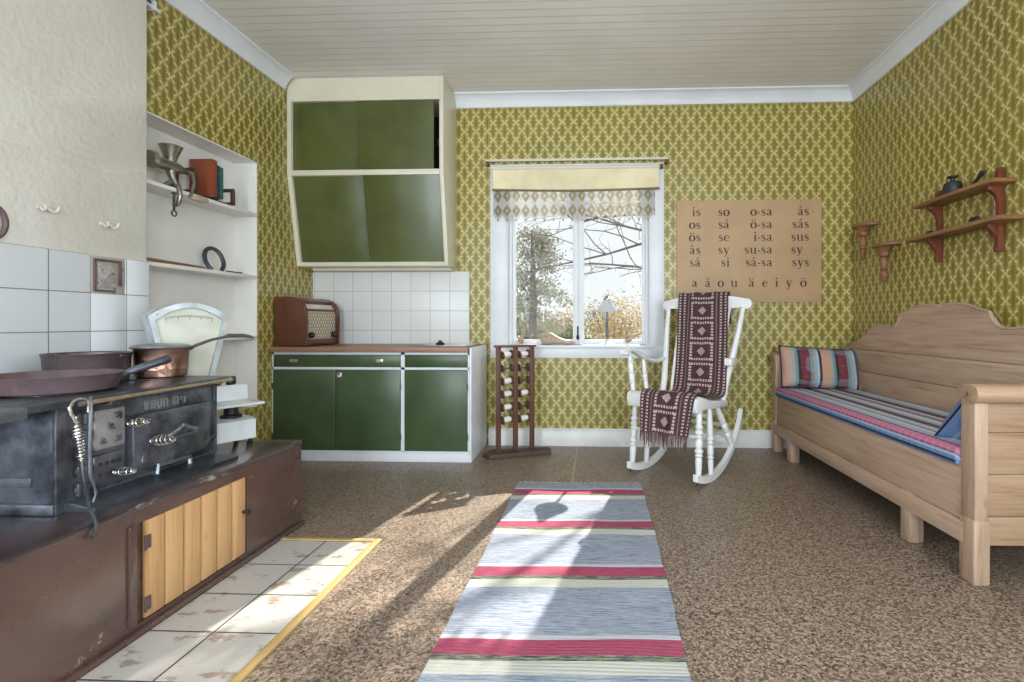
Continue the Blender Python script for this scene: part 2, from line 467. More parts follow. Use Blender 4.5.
def lace_mat():
    m = Mat('crocheted_lace', rgb(222, 210, 180), 0.9)
    u, v, _ = m.xyz('UV')
    P, Q = 0.0755, 0.118
    a = (u / P).mod(1.0) - 0.5; b = (v / Q).mod(1.0) - 0.5
    d = a.abs() + b.abs() * 1.0
    dia = d.lt(0.46) * d.gt(0.12)
    net = ((u / 0.009).mod(1.0).lt(0.6)).mx((v / 0.009).mod(1.0).lt(0.56))
    tiny = d.lt(0.07)
    alpha = (dia * 0.9).mx(net * 0.85).mx(tiny * 0.9)
    m.link(alpha, m.b.inputs['Alpha'])
    m.color(m.mix(dia, rgb(214, 212, 210), rgb(158, 144, 116)))
    tl = m.node('ShaderNodeBsdfTranslucent'); tl.inputs[0].default_value = rgb(150, 142, 122)
    tp = m.node('ShaderNodeBsdfTransparent')
    m1 = m.node('ShaderNodeMixShader'); m1.inputs[0].default_value = 0.3
    m.b.inputs['Alpha'].default_value = 1
    for l in list(m.nt.links):
        if l.to_socket == m.b.inputs['Alpha']: m.nt.links.remove(l)
    m.link(m.b.outputs[0], m1.inputs[1]); m.link(tl.outputs[0], m1.inputs[2])
    m2 = m.node('ShaderNodeMixShader')
    m.link(alpha, m2.inputs[0]); m.link(tp.outputs[0], m2.inputs[1]); m.link(m1.outputs[0], m2.inputs[2])
    m.link(m2.outputs[0], m.nt.nodes['Material Output'].inputs[0])
    return m.m
M['lace'] = lace_mat()
M['ground'] = paint('pale_winter_grass', rgb(150, 146, 122), 0.9, var=0.1)
M['bark'] = paint('grey_bark', rgb(128, 122, 122), 0.9, var=0.12)
M['pine_bark'] = paint('pine_bark', rgb(150, 142, 150), 0.9, var=0.12)
def leaf_mat(name, a, b):
    m = Mat(name, a, 0.8)
    m.color(m.mix(m.noise(3, 3).ss(0.35, 0.65), a, b))
    tl = m.node('ShaderNodeBsdfTranslucent'); m.link(m.b.inputs['Base Color'].links[0].from_socket, tl.inputs[0])
    mx = m.node('ShaderNodeMixShader'); mx.inputs[0].default_value = 0.5
    m.link(m.b.outputs[0], mx.inputs[1]); m.link(tl.outputs[0], mx.inputs[2])
    m.link(mx.outputs[0], m.nt.nodes['Material Output'].inputs[0])
    return m.m
M['needles'] = leaf_mat('pine_needles', rgb(126, 132, 120), rgb(156, 154, 136))
M['tan_leaf'] = leaf_mat('tan_leaves', rgb(186, 164, 130), rgb(202, 186, 156))
M['green_leaf'] = leaf_mat('sage_leaves', rgb(108, 120, 100), rgb(138, 144, 118))

# ------------------------------------------------------------------ mesh builder
ORG = {}
class MB:
    def __init__(s):
        s.bm = bmesh.new(); s.uv = s.bm.loops.layers.uv.new('UVMap'); s.tag = s.bm.faces.layers.int.new('own_uv')
    def box(s, x0, x1, y0, y1, z0, z1, bev=0.0, seg=2):
        return s.obox(((x0 + x1) / 2, (y0 + y1) / 2, (z0 + z1) / 2), (abs(x1 - x0), abs(y1 - y0), abs(z1 - z0)), None, bev, seg)
    def obox(s, c, size, rot=None, bev=0.0, seg=2):
        mtx = Matrix.Translation(c) @ (rot.to_4x4() if rot is not None else Matrix()) @ Matrix.Diagonal((size[0], size[1], size[2], 1))
        r = bmesh.ops.create_cube(s.bm, size=1.0, matrix=mtx)
        if bev > 0:
            es = list({e for v in r['verts'] for e in v.link_edges})
            bmesh.ops.bevel(s.bm, geom=es, offset=min(bev, 0.45 * min(size)), segments=seg, affect='EDGES', profile=0.5)
        return s
    def tube(s, pts, r, n=10, closed=False, cap=True):
        pts = [V3(p) for p in pts]; N = len(pts)
        rs = r if isinstance(r, (list, tuple)) else [r] * N
        rings = []; prev = None
        for i, p in enumerate(pts):
            if closed: t = pts[(i + 1) % N] - pts[i - 1]
            else: t = pts[min(i + 1, N - 1)] - pts[max(i - 1, 0)]
            if t.length < 1e-9: t = V3((0, 0, 1))
            t.normalize()
            if prev is None:
                a = V3((0, 0, 1)) if abs(t.z) < 0.9 else V3((1, 0, 0))
                u = t.cross(a).normalized()
            else:
                u = prev - t * prev.dot(t)
                u = u.normalized() if u.length > 1e-6 else t.orthogonal().normalized()
            prev = u; w = t.cross(u)
            rings.append([s.bm.verts.new(p + (u * math.cos(2 * math.pi * k / n) + w * math.sin(2 * math.pi * k / n)) * rs[i]) for k in range(n)])
        m = N if closed else N - 1
        for i in range(m):
            a, b = rings[i], rings[(i + 1) % N]
            for k in range(n):
                try: s.bm.faces.new((a[k], a[(k + 1) % n], b[(k + 1) % n], b[k]))
                except ValueError: pass
        if cap and not closed:
            s.bm.faces.new(rings[0][::-1]); s.bm.faces.new(rings[-1])
        return s
    def cyl(s, p0, p1, r0, r1=None, n=20):
        return s.tube([p0, p1], [r0, r0 if r1 is None else r1], n)
    def lathe(s, prof, c=(0, 0, 0), n=32, axis=None):
        q = V3((0, 0, 1)).rotation_difference(V3(axis)) if axis is not None else None
        c = V3(c); rings = []
        for r, z in prof:
            if r < 1e-6:
                p = V3((0, 0, z)); p = q @ p if q else p
                rings.append([s.bm.verts.new(c + p)])
            else:
                ring = []
                for k in range(n):
                    p = V3((r * math.cos(2 * math.pi * k / n), r * math.sin(2 * math.pi * k / n), z))
                    ring.append(s.bm.verts.new(c + (q @ p if q else p)))
                rings.append(ring)
        for a, b in zip(rings, rings[1:]):
            if len(a) == 1 and len(b) == 1: continue
            for k in range(n):
                k2 = (k + 1) % n
                if len(a) == 1: s.bm.faces.new((a[0], b[k2], b[k]))
                elif len(b) == 1: s.bm.faces.new((a[k], a[k2], b[0]))
                else: s.bm.faces.new((a[k], a[k2], b[k2], b[k]))
        return s
    def prism(s, poly, axis, t0, t1, bev=0.0):
        """polygon in the plane normal to axis ('x': (y,z), 'y': (x,z), 'z': (x,y)), extruded from t0 to t1"""
        f = {'x': lambda p, t: (t, p[0], p[1]), 'y': lambda p, t: (p[0], t, p[1]), 'z': lambda p, t: (p[0], p[1], t)}[axis]
        a = [s.bm.verts.new(f(p, t0)) for p in poly]; b = [s.bm.verts.new(f(p, t1)) for p in poly]
        fs = [s.bm.faces.new(a), s.bm.faces.new(b[::-1])]
        n = len(poly)
        for i in range(n): fs.append(s.bm.faces.new((a[i], b[i], b[(i + 1) % n], a[(i + 1) % n])))
        if bev > 0:
            es = list({e for q in fs[:2] for e in q.edges})
            bmesh.ops.bevel(s.bm, geom=es, offset=bev, segments=2, affect='EDGES', profile=0.5)
        return s
    def ball(s, c, r, n=16, m=10):
        rx, ry, rz = (r, r, r) if not isinstance(r, (tuple, list)) else r
        mtx = Matrix.Translation(c) @ Matrix.Diagonal((rx, ry, rz, 1))
        bmesh.ops.create_uvsphere(s.bm, u_segments=n, v_segments=m, radius=1.0, matrix=mtx); return s
    def grid(s, fn, nu, nv, uvfn=None):
        g = [[s.bm.verts.new(fn(i / nu, j / nv)) for j in range(nv + 1)] for i in range(nu + 1)]
        for i in range(nu):
            for j in range(nv):
                f = s.bm.faces.new((g[i][j], g[i + 1][j], g[i + 1][j + 1], g[i][j + 1]))
                if uvfn:
                    f[s.tag] = 1
                    for l, (a, b) in zip(f.loops, ((i, j), (i + 1, j), (i + 1, j + 1), (i, j + 1))):
                        l[s.uv].uv = uvfn(a / nu, b / nv)
        return s
    def strokes(s, sts, o, ux, uy, nrm, depth):
        """flat pen strokes [(x, y, width), ...] raised by depth"""
        o, ux, uy, nrm = V3(o), V3(ux), V3(uy), V3(nrm)
        for st in sts:
            L, Rr = [], []
            for i, (x, y, w) in enumerate(st):
                x0, y0, _ = st[max(i - 1, 0)]; x1, y1, _ = st[min(i + 1, len(st) - 1)]
                d = math.hypot(x1 - x0, y1 - y0) or 1.0
                nx, ny = -(y1 - y0) / d, (x1 - x0) / d
                L.append((x + nx * w / 2, y + ny * w / 2)); Rr.append((x - nx * w / 2, y - ny * w / 2))
            def mk(p, h): return s.bm.verts.new(o + ux * p[0] + uy * p[1] + nrm * h)
            top = [(mk(a, depth), mk(b, depth)) for a, b in zip(L, Rr)]
            bot = [(mk(a, 0), mk(b, 0)) for a, b in zip(L, Rr)]
            for i in range(len(st) - 1):
                s.bm.faces.new((top[i][0], top[i][1], top[i + 1][1], top[i + 1][0]))
                s.bm.faces.new((top[i][0], top[i + 1][0], bot[i + 1][0], bot[i][0]))
                s.bm.faces.new((top[i][1], bot[i][1], bot[i + 1][1], top[i + 1][1]))
            for k in (0, -1): s.bm.faces.new((top[k][0], bot[k][0], bot[k][1], top[k][1]))
        return s
    def build(s, name, m, parent=None, org=None, sharp=38, loc=None, rot=None):
        bm = s.bm
        o_ = V3(org) if org is not None else (ORG.get(parent.name, V3((0, 0, 0))) if parent is not None else V3((0, 0, 0)))
        bmesh.ops.recalc_face_normals(bm, faces=bm.faces[:])
        for f in bm.faces:
            f.smooth = True
            if not f[s.tag]:
                n = f.normal; k = max(range(3), key=lambda i: abs(n[i]))
                for l in f.loops:
                    c = l.vert.co
                    l[s.uv].uv = (c.y, c.z) if k == 0 else ((c.x, c.z) if k == 1 else (c.x, c.y))
        for e in bm.edges:
            e.smooth = len(e.link_faces) == 2 and e.calc_face_angle(0) < R(sharp)
        if o_.length: bmesh.ops.translate(bm, verts=bm.verts[:], vec=-o_)
        me = bpy.data.meshes.new(name); bm.to_mesh(me); bm.free()
        me.materials.append(M[m] if isinstance(m, str) else m)
        ob = bpy.data.objects.new(name, me); C.objects.link(ob)
        if parent is not None:
            ob.parent = parent; ORG[ob.name] = ORG.get(parent.name, V3((0, 0, 0)))
        else:
            ob.location = loc if loc is not None else o_
            if rot is not None: ob.rotation_euler = rot
        return ob

def tag(o, label, cat, group=None, kind=None):
    o['label'] = label; o['category'] = cat
    if group: o['group'] = group
    if kind: o['kind'] = kind
    return o
def thing(name, label, cat, loc, rotz=0, group=None, local=False):
    """an Empty at the base; parts are modelled in world coordinates unless local"""
    o = bpy.data.objects.new(name, None); C.objects.link(o)
    o.location = loc; o.rotation_euler = (0, 0, rotz); o.empty_display_size = 0.05
    ORG[o.name] = V3((0, 0, 0)) if local else V3(loc)
    return tag(o, label, cat, group)
def struct(o):
    o['kind'] = 'structure'; return o
def copy_thing(o, loc, label):
    r = o.copy(); C.objects.link(r); r.location = loc; r['label'] = label
    for ch in o.children:
        c = ch.copy(); C.objects.link(c); c.parent = r
        for g in ch.children:
            d = g.copy(); C.objects.link(d); d.parent = c
    return r

# ------------------------------------------------------------------ room shell
XL, XR, YB, YF, ZC = -2.345, 2.03, 4.14, -1.7, 2.84
struct(MB().box(-2.8, 2.4, -1.9, 4.4, -0.1, 0.0).build('floor', 'floor'))
struct(MB().box(-2.8, 2.4, -1.9, 4.4, ZC, ZC + 0.1).build('ceiling', 'ceiling'))
# back wall around the window opening
WX0, WX1, WZ0, WZ1 = -0.735, 0.43, 0.81, 2.24
wb = MB()
wb.box(-2.7, WX0, YB, YB + 0.2, 0, ZC).box(WX1, 2.3, YB, YB + 0.2, 0, ZC)
wb.box(WX0, WX1, YB, YB + 0.2, 0, WZ0).box(WX0, WX1, YB, YB + 0.2, WZ1, ZC)
struct(wb.build('wall_back', 'wallpaper'))
# right wall with unseen windows, put in for light, nearer than the picture shows
RWS = ((-1.45, -0.25), (0.25, 1.45)); RZ0, RZ1 = 0.8, 2.3
wr = MB()
wr.box(XR, XR + 0.2, YF, RWS[0][0], 0, ZC).box(XR, XR + 0.2, RWS[0][1], RWS[1][0], 0, ZC).box(XR, XR + 0.2, RWS[1][1], YB, 0, ZC)
for a, b in RWS: wr.box(XR, XR + 0.2, a, b, 0, RZ0).box(XR, XR + 0.2, a, b, RZ1, ZC)
struct(wr.build('wall_right', 'wallpaper'))
# left wall around the alcove
NY0, NY1, NZ0, NZ1, NX = 2.45, 3.44, 0.415, 2.10, -2.50
wl = MB()
wl.box(XL - 0.3, XL, YF, NY0, 0, ZC).box(XL - 0.3, XL, NY1, YB, 0, ZC)
wl.box(XL - 0.3, XL, NY0, NY1, 0, NZ0).box(XL - 0.3, XL, NY0, NY1, NZ1, ZC)
struct(wl.build('wall_left', 'wallpaper'))
al = MB()
al.box(XL - 0.3, NX, NY0, NY1, NZ0, NZ1)
al.box(NX, XL + 0.003, NY1 - 0.008, NY1, NZ0, NZ1).box(NX, XL + 0.003, NY0, NY0 + 0.008, NZ0, NZ1)
al.box(NX, XL + 0.003, NY0, NY1, NZ1 - 0.008, NZ1)
struct(al.build('wall_alcove', 'alcove_paint'))
# wall behind the camera with two unseen windows, laid out to light the right wall
wf = MB()
FW = ((-1.85, -0.55), (0.55, 1.85)); FZ0, FZ1 = 0.6, 2.4
wf.box(-2.7, FW[0][0], YF - 0.2, YF, 0, ZC).box(FW[0][1], FW[1][0], YF - 0.2, YF, 0, ZC).box(FW[1][1], 2.3, YF - 0.2, YF, 0, ZC)
for a, b in FW: wf.box(a, b, YF - 0.2, YF, 0, FZ0).box(a, b, YF - 0.2, YF, FZ1, ZC)
struct(wf.build('wall_front', 'wallpaper'))
# plastered chimney breast with its tiled lower part
BX, BY = -2.20, 2.422
KB = BX / -2.02
def by(y): return y * KB
def bz(z): return 1 + (z - 1) * KB
struct(MB().box(XL, BX, YF, BY, 0, ZC, 0.012).build('wall_chimney', 'plaster'))
struct(MB().box(BX, BX + 0.008, YF + 0.02, by(1.9545), 0.0, 1.294, 0.002)
       .box(BX, BX + 0.008, by(1.9545), by(2.1075), 0.0, bz(1.1165), 0.002).box(BX, BX + 0.008, by(2.1075), BY - 0.001, 0.0, 1.294, 0.002).build('trim_tiles_chimney', 'wall_tile'))
struct(MB().box(XL + 0.001, -1.038, YB - 0.008, YB, 0.80, 1.414, 0.002).build('trim_tiles_sink', 'back_tile'))

# cornice: coved profile along each wall
def cornice_prof(d): # (distance from wall, z)
    return [(0, ZC), (0, ZC - 0.098), (0.012, ZC - 0.098), (0.018, ZC - 0.088), (0.024, ZC - 0.07), (0.05, ZC - 0.03), (0.075, ZC - 0.014), (0.085, ZC - 0.012), (0.085, ZC)]
pr = cornice_prof(0)
struct(MB().prism([(YB - d, z) for d, z in pr], 'x', -1.146, XR).build('trim_cornice_back', 'white_paint'))
struct(MB().prism([(XR - d, z) for d, z in pr], 'y', YF, YB).build('trim_cornice_right', 'white_paint'))
struct(MB().prism([(XL + d, z) for d, z in pr], 'y', BY - .01, 3.74).build('trim_cornice_left', 'white_paint'))
# skirting
bp = [(0, 0), (0.022, 0), (0.022, 0.095), (0.014, 0.112), (0.014, 0.128), (0.004, 0.14), (0, 0.14)]
struct(MB().prism([(YB - d, z) for d, z in bp], 'x', -0.88, XR).build('baseboard_back', 'skirting'))
struct(MB().prism([(XR - d, z) for d, z in bp], 'y', YF, YB).build('baseboard_right', 'skirting'))

# ------------------------------------------------------------------ window in the back wall
def window(name, along, at, depth, a0, a1, z0, z1, panes=2):
    """casing on the room side, sashes in the opening; along 'x' (wall normal y) or 'y' (wall normal x)"""
    def bx(mb, u0, u1, n0, n1, za, zb, bev=0.003):
        if along == 'x': mb.box(u0, u1, min(n0, n1), max(n0, n1), za, zb, bev)
        else: mb.box(min(n0, n1), max(n0, n1), u0, u1, za, zb, bev)
    sg = 1 if depth > 0 else -1
    root = bpy.data.objects.new(name, None); C.objects.link(root); root['kind'] = 'structure'
    root.location = ((a0 + a1) / 2, at, z0) if along == 'x' else (at, (a0 + a1) / 2, z0)
    ORG[root.name] = V3(root.location)
    cs = MB(); cw = 0.13 if along == 'x' and at > 0 else 0.1
    front = at - sg * 0.022
    rw = 0.105 if along == 'x' and at > 0 else cw
    bx(cs, a0 - cw, a0, front, at, z0 - 0.0, z1 + 0.0); bx(cs, a1, a1 + rw, front, at, z0, z1)
    bx(cs, a0 - cw, a1 + rw, front, at, z1, z1 + 0.035)
    bx(cs, a0 - cw, a1 + rw, front, at, z0 - 0.10, z0)
    cs.build('window_casing', 'white_paint', root)
    rv = MB()  # reveal lining
    inner = at + sg * 0.19
    bx(rv, a0, a0 + 0.012, front, inner, z0, z1, 0.002); bx(rv, a1 - 0.012, a1, front, inner, z0, z1, 0.002)
    bx(rv, a0 + 0.012, a1 - 0.012, front, inner, z1 - 0.012, z1, 0.002)
    rv.build('window_lining', 'white_paint', root)
    sl = MB(); bx(sl, a0 - 0.01, a1 + 0.01, at - sg * 0.05, inner, z0 - 0.018, z0 + 0.004, 0.004); sl.build('window_sill', 'white_paint', root)
    sa = MB(); g0, g1 = at + sg * 0.09, at + sg * 0.14
    w = (a1 - a0 - 0.024) / panes
    for i in range(panes):
        u0 = a0 + 0.012 + i * w; u1 = u0 + w; f = 0.046
        bx(sa, u0, u0 + f, g0, g1, z0 + 0.004, z1 - 0.012, 0.005); bx(sa, u1 - f, u1, g0, g1, z0 + 0.004, z1 - 0.012, 0.005)
        bx(sa, u0 + f, u1 - f, g0, g1, z0 + 0.004, z0 + 0.045, 0.005); bx(sa, u0 + f, u1 - f, g0, g1, z1 - 0.06, z1 - 0.012, 0.005)
    # stops that step the frame inward
    bx(sa, a0 + 0.012, a0 + 0.034, at + sg * 0.05, g0, z0 + 0.004, z1 - 0.012, 0.003); bx(sa, a1 - 0.034, a1 - 0.012, at + sg * 0.05, g0, z0 + 0.004, z1 - 0.012, 0.003)
    fr = sa.build('window_frame', 'white_paint', root)
    for i in range(panes):
        u0 = a0 + 0.012 + i * w + 0.044; u1 = u0 + w - 0.088
        gp = MB(); bx(gp, u0, u1, at + sg * 0.113, at + sg * 0.117, z0 + 0.043, z1 - 0.058, 0.0)
        gp.build('window_pane', 'glass', root)
    return root
win = window('window_1', 'x', YB, 0.2, WX0, WX1, WZ0, WZ1)
lt = MB()
lt.tube([(-0.158, YB + 0.075, 0.872), (-0.158, YB + 0.07, 0.885), (-0.158, YB + 0.07, 0.965)], 0.006, 8).box(-0.170, -0.146, YB + 0.078, YB + 0.09, 0.855, 0.89, 0.003)
lt.build('window_latch', 'black', win)
window('window_2', 'x', YF, -0.2, FW[0][0], FW[0][1], FZ0, FZ1)
window('window_5', 'x', YF, -0.2, FW[1][0], FW[1][1], FZ0, FZ1)
window('window_3', 'y', XR, 0.2, RWS[0][0], RWS[0][1], RZ0, RZ1)
window('window_4', 'y', XR, 0.2, RWS[1][0], RWS[1][1], RZ0, RZ1)

# curtain rail, roller blind, lace
cr = thing('curtain_rail', 'thin white curtain rail above the cream blind', 'curtain rail', (-0.165, YB - 0.06, 2.295))
MB().box(-0.895, 0.565, YB - 0.066, YB - 0.05, 2.288, 2.306, 0.004).build('rail', 'cream_paint', cr)
for x in (-0.885, 0.555):
    MB().box(x - 0.010, x + 0.010, YB - 0.066, YB, 2.262, 2.290, 0.003).build('bracket', 'brown_wood', cr)
bl = thing('roller_blind', 'cream cloth roller blind pulled a short way down the window', 'blind', (-0.165, YB - 0.05, 2.06))
MB().grid(lambda a, b: (-0.835 + 1.325 * a, YB - 0.052 - 0.012 * b * math.sin(3 * b), 2.235 - 0.17 * b - 0.012 * math.sin(math.pi * a) * b), 24, 8).build('cloth', 'blind', bl).modifiers.new('s', 'SOLIDIFY').thickness = 0.002
MB().tube([(-0.84, YB - 0.047, 2.237), (0.495, YB - 0.047, 2.237)], 0.018, 16).build('roller', 'cream_paint', bl)
MB().tube([(-0.84 + 1.335 * i / 24, YB - 0.056, 2.062 - 0.012 * math.sin(math.pi * i / 24)) for i in range(25)], 0.009, 8).build('bottom_bar', 'blind_bar', bl)
MB().tube([(0.50, YB - 0.047, 2.237), (0.525, YB - 0.047, 2.237)], 0.02, 10).build('end_cap', 'brown_wood', bl)
def lace_pt(a, b):
    x = -0.838 + 1.30 * a
    z0_ = 2.075
    tooth = ((a * 1.30 / 0.0755) % 1.0)
    drop = 0.212 + 0.055 * (1 - abs(tooth - 0.5) * 2)
    if tooth > 0.97 or tooth < 0.03: drop = 0.212
    return (x, YB - 0.034 + 0.008 * math.sin(a * 60), z0_ - drop * b)
lc = MB().grid(lace_pt, 172, 10, lambda a, b: (1.30 * a, -(lace_pt(a, b)[2] - 2.075) + 0.0)).build('lace_valance', 'lace')
tag(lc, 'narrow crocheted lace valance with pointed edge hanging under the blind', 'valance')

# ------------------------------------------------------------------ outdoors
grd = struct(MB().box(-40, 40, YB + 0.25, 90, -0.75, -0.6).build('ground', 'ground'))
rnd = random.Random(11)
def limb(mb, p, d, length, r, depth, droop=0.0):
    pts = [V3(p)]; rs = [r]; dd = V3(d).normalized(); n = 5
    for i in range(n):
        dd = (dd + V3((rnd.uniform(-.22, .22), rnd.uniform(-.22, .22), rnd.uniform(-.16, .2) - droop))).normalized()
        pts.append(pts[-1] + dd * length / n); rs.append(r * (1 - 0.55 * (i + 1) / n))
        if depth > 0 and i >= 1:
            for _ in range(2 if depth > 1 else 1):
                side = V3((rnd.uniform(-1, 1), rnd.uniform(-1, 1), rnd.uniform(-.4, .7)))
                limb(mb, pts[-1], dd * 0.6 + side * 0.8, length * rnd.uniform(.42, .62), rs[-1] * .62, depth - 1, droop)
    mb.tube(pts, rs, 5 if depth < 2 else 7)
bt = thing('bare_tree', 'bare leafless tree whose branches cross the right window pane', 'tree', (2.1, 9.4, -0.6))
mb = MB()
mb.tube([(2.1, 9.4, -0.6), (2.1, 9.4, 1.2), (2.0, 9.3, 3.2), (1.9, 9.3, 5.2), (1.9, 9.2, 7.2)], [.24, .2, .17, .12, .06], 10)
mb.build('trunk', 'bark', bt)
mb = MB()
for (z, d, L) in ((1.7, (-1, .1, .12), 2.2), (2.3, (-1, -.15, .25), 2.6), (2.6, (-1, .3, .02), 3.2), (2.9, (-1, -.3, -.05), 2.8), (3.4, (-.8, .5, .1), 2.6), (3.6, (-.7, -.6, .2), 2.8), (4.2, (-1, .1, .3), 2.6), (4.6, (.8, -.3, .5), 2.2), (5.1, (-.7, .2, .6), 2.2), (3.2, (.9, .2, .3), 2.4), (5.8, (.3, -.5, .8), 2.0), (6.2, (-.5, .3, .8), 1.6)):
    limb(mb, (2.0, 9.3, z), d, L, 0.030, 2, 0.03)
mb.build('branches', 'bark', bt)

def leaf_clump(mb, c, r, n, size):
    for _ in range(n):
        p = V3((rnd.gauss(0, .45), rnd.gauss(0, .45), rnd.gauss(0, .45)))
        p = V3(c) + V3((p.x * r[0], p.y * r[1], p.z * r[2]))
        a = V3((rnd.uniform(-1, 1), rnd.uniform(-1, 1), rnd.uniform(-1, 1))).normalized(); b = a.orthogonal().normalized()
        s_ = size * rnd.uniform(.5, 1.3)
        v = [mb.bm.verts.new(p + a * s_), mb.bm.verts.new(p + b * s_ * .5), mb.bm.verts.new(p - a * s_), mb.bm.verts.new(p - b * s_ * .5)]
        mb.bm.faces.new(v)
pt = thing('pine_tree', 'tall pale pine tree standing outside the left window pane', 'tree', (-2.55, 20, -0.6))
MB().tube([(-2.55, 20, -0.6), (-2.5, 20, 2), (-2.55, 20, 4.6)], [.2, .14, .04], 9).build('trunk', 'pine_bark', pt)
mb = MB()
for i in range(95):
    z = 0.4 + 4.2 * (i / 95) ; rad = 1.7 * (1 - (z - .2) / 4.9) * rnd.uniform(.35, 1.0) + .25; an = rnd.uniform(0, 6.28)
    leaf_clump(mb, (-2.55 + rad * math.cos(an), 20 + rad * math.sin(an), z), (.6, .6, .22), 60, .07)
mb.build('foliage', 'needles', pt)
for i, (x, y, h, w, k, lab) in enumerate((
        (0.75, 22, 2.6, 1.6, 'tan_leaf', 'tan leafy bush outside, beside the sill lamp through the right pane'),
        (1.9, 24, 3.0, 1.7, 'tan_leaf', 'tan leafy bush outside at the right edge of the right pane'),
        (-0.9, 18, 1.4, 0.8, 'green_leaf', 'low sage green bush outside behind the middle wooden shoe last'),
        (-3.6, 26, 2.2, 1.6, 'green_leaf', 'pale green bush outside, behind the pine at the left edge of the left pane'),
        (-1.9, 28, 2.4, 1.5, 'tan_leaf', 'tan bush outside between the pine and the middle of the window'),
        (0.1, 30, 2.6, 1.5, 'green_leaf', 'pale sage bush outside seen behind the lamp stem'))):
    b = thing('bush', lab, 'bush', (x, y, -0.6), group='bushes outside the window')
    mb = MB(); leaf_clump(mb, (x, y, -0.6 + h * .5), (w, w * .6, h * .52), 1500, .085); mb.build('leaves', k, b)
    mb = MB()
    for q in range(5): mb.tube([(x + .05 * q - .1, y, -.6), (x + (q - 2) * .25 * w, y + rnd.uniform(-.2, .2), -.6 + h * .7)], [.04, .015], 6)
    mb.build('stems', 'bark', b)

# ------------------------------------------------------------------ hearth: brown masonry bench with a boarded door
HX, HY, HZ = -1.462, 2.475, 0.418
hb = thing('hearth_bench', 'brown painted hearth bench with a yellow boarded door under the iron stove', 'hearth', (-1.7, 1.4, 0))
m_ = MB()
DY0, DY1, DZ0, DZ1 = 1.572, 2.08, 0.036, 0.358
m_.box(BX + 0.010, HX - 0.014, 0.35, BY, 0, HZ - 0.02).box(XL + 0.002, HX - 0.014, BY + 0.002, HY, 0, HZ - 0.02)
m_.box(HX - 0.014, HX, 0.35, DY0, 0, HZ - 0.02).box(HX - 0.014, HX, DY1, HY, 0, HZ - 0.02)
m_.box(HX - 0.014, HX, DY0, DY1, DZ1, HZ - 0.02).box(HX - 0.014, HX, DY0, DY1, 0, DZ0)
m_.build('body', 'hearth', hb)
MB().box(BX + 0.010, HX + 0.004, 0.35, BY, HZ - 0.02, HZ, 0.005).box(XL + 0.002, HX + 0.004, BY + 0.0021, HY + 0.003, HZ - 0.02, HZ, 0.005).build('top_slab', 'hearth_top', hb)
mb = MB()
for i in range(6):
    w = (DY1 - DY0 - 0.028) / 6
    mb.box(HX - 0.012, HX - 0.001, DY0 + 0.026 + i * w + .003, DY0 + 0.026 + (i + 1) * w - .003, DZ0 + .003, DZ1 - .003, 0.003)
door = mb.build('door', 'door_pine', hb)
for z in (0.285, 0.085):
    MB().box(HX - 0.002, HX + 0.003, DY0 + 0.028, DY0 + 0.048, z - .022, z + .022, .001).tube([(HX + .003, DY0 + .026, z - .024), (HX + .003, DY0 + .026, z + .024)], .004, 8).build('hinge', 'rusty', door)
MB().lathe([(0, .03), (.009, .028), (.012, .02), (.006, .012), (.005, 0)], (HX - .001, DY1 - .022, .215), 16, (1, 0, 0)).build('knob', 'black', door)
MB().box(HX - .002, HX + .009, DY0 - .035, DY0 - .008, 0.04, DZ1, .003).build('door_post', 'hearth', hb)
MB().box(HX, HX + .02, 0.35, HY, 0.0, .022, .005).build('plinth_rail', 'hearth', hb)
MB().cyl((HX, DY1 + .03, .345), (HX + .003, DY1 + .03, .345), .004).build('nail', 'chrome', hb)
# tiled floor strip with wooden edging
struct(MB().box(HX + .02, -1.013, 0.3, 2.275, 0.0, 0.006).build('floor_hearth_tiles', 'hearth_tile'))
struct(MB().box(-1.013, -0.982, 0.3, 2.30, 0.0, 0.012, .003).box(HX + .02, -1.013, 2.275, 2.30, 0, 0.012, .003).build('trim_hearth_edging', 'edge_wood'))

# ------------------------------------------------------------------ iron wood stove
SX, SY0, SY1, SZ0, SZ1 = -1.63, 1.475, 2.12, HZ, 0.742
st = thing('wood_stove', 'black cast iron wood stove with oven door and brass rail on the brown hearth', 'stove', (-1.82, 1.8, HZ))
mb = MB()
mb.box(-2.16, SX, SY0, SY1, SZ0, SZ1, .006)
mb.box(SX - .004, SX + .008, SY0 - .004, SY0 + .028, SZ0, SZ1, .003).box(SX - .004, SX + .008, SY1 - .012, SY1 + .004, SZ0, SZ1, .003)
mb.box(-2.16, SX + .004, SY0 - .012, SY1 + .002, SZ0, SZ0 + .035, .006)
mb.box(-1.90, -1.70, SY0 - .006, SY0, .50, .53, .003)
mb.build('body', 'iron', st)
MB().prism([(SX, SZ0), (-1.525, SZ0), (-1.525, SZ0 + .014), (SX + .03, SZ0 + .03), (SX, SZ0 + .03)], 'y', SY0 + .02, SY1, .003).build('ash_ledge', 'iron_dark', st)
mb = MB()
mb.box(-2.188, -1.585, 1.36, 2.19, SZ1, SZ1 + .022, .006)
tp = mb.build('top_plate', 'iron_dark', st)
for (x, y, r) in ((-1.83, 1.66, .13), (-1.86, 2.08, .10)):
    MB().lathe([(r, 0), (r, .004), (r - .006, .005), (r - .03, .003), (0, .003)], (x, y, SZ1 + .0215), 32).build('ring', 'iron_dark', tp)
MB().box(-2.188, -1.575, 1.02, 1.357, SZ1 - .012, SZ1 + .022, .006).build('side_leaf', 'iron_edge', st)
MB().prism([(1.30, SZ1 - .012), (SY0, SZ1 - .012), (SY0, .52)], 'x', -1.92, -1.90).build('leaf_bracket', 'iron', st)
mb = MB().tube([(-1.572, 1.495, .750), (-1.572, 2.130, .753)], .0075, 12)
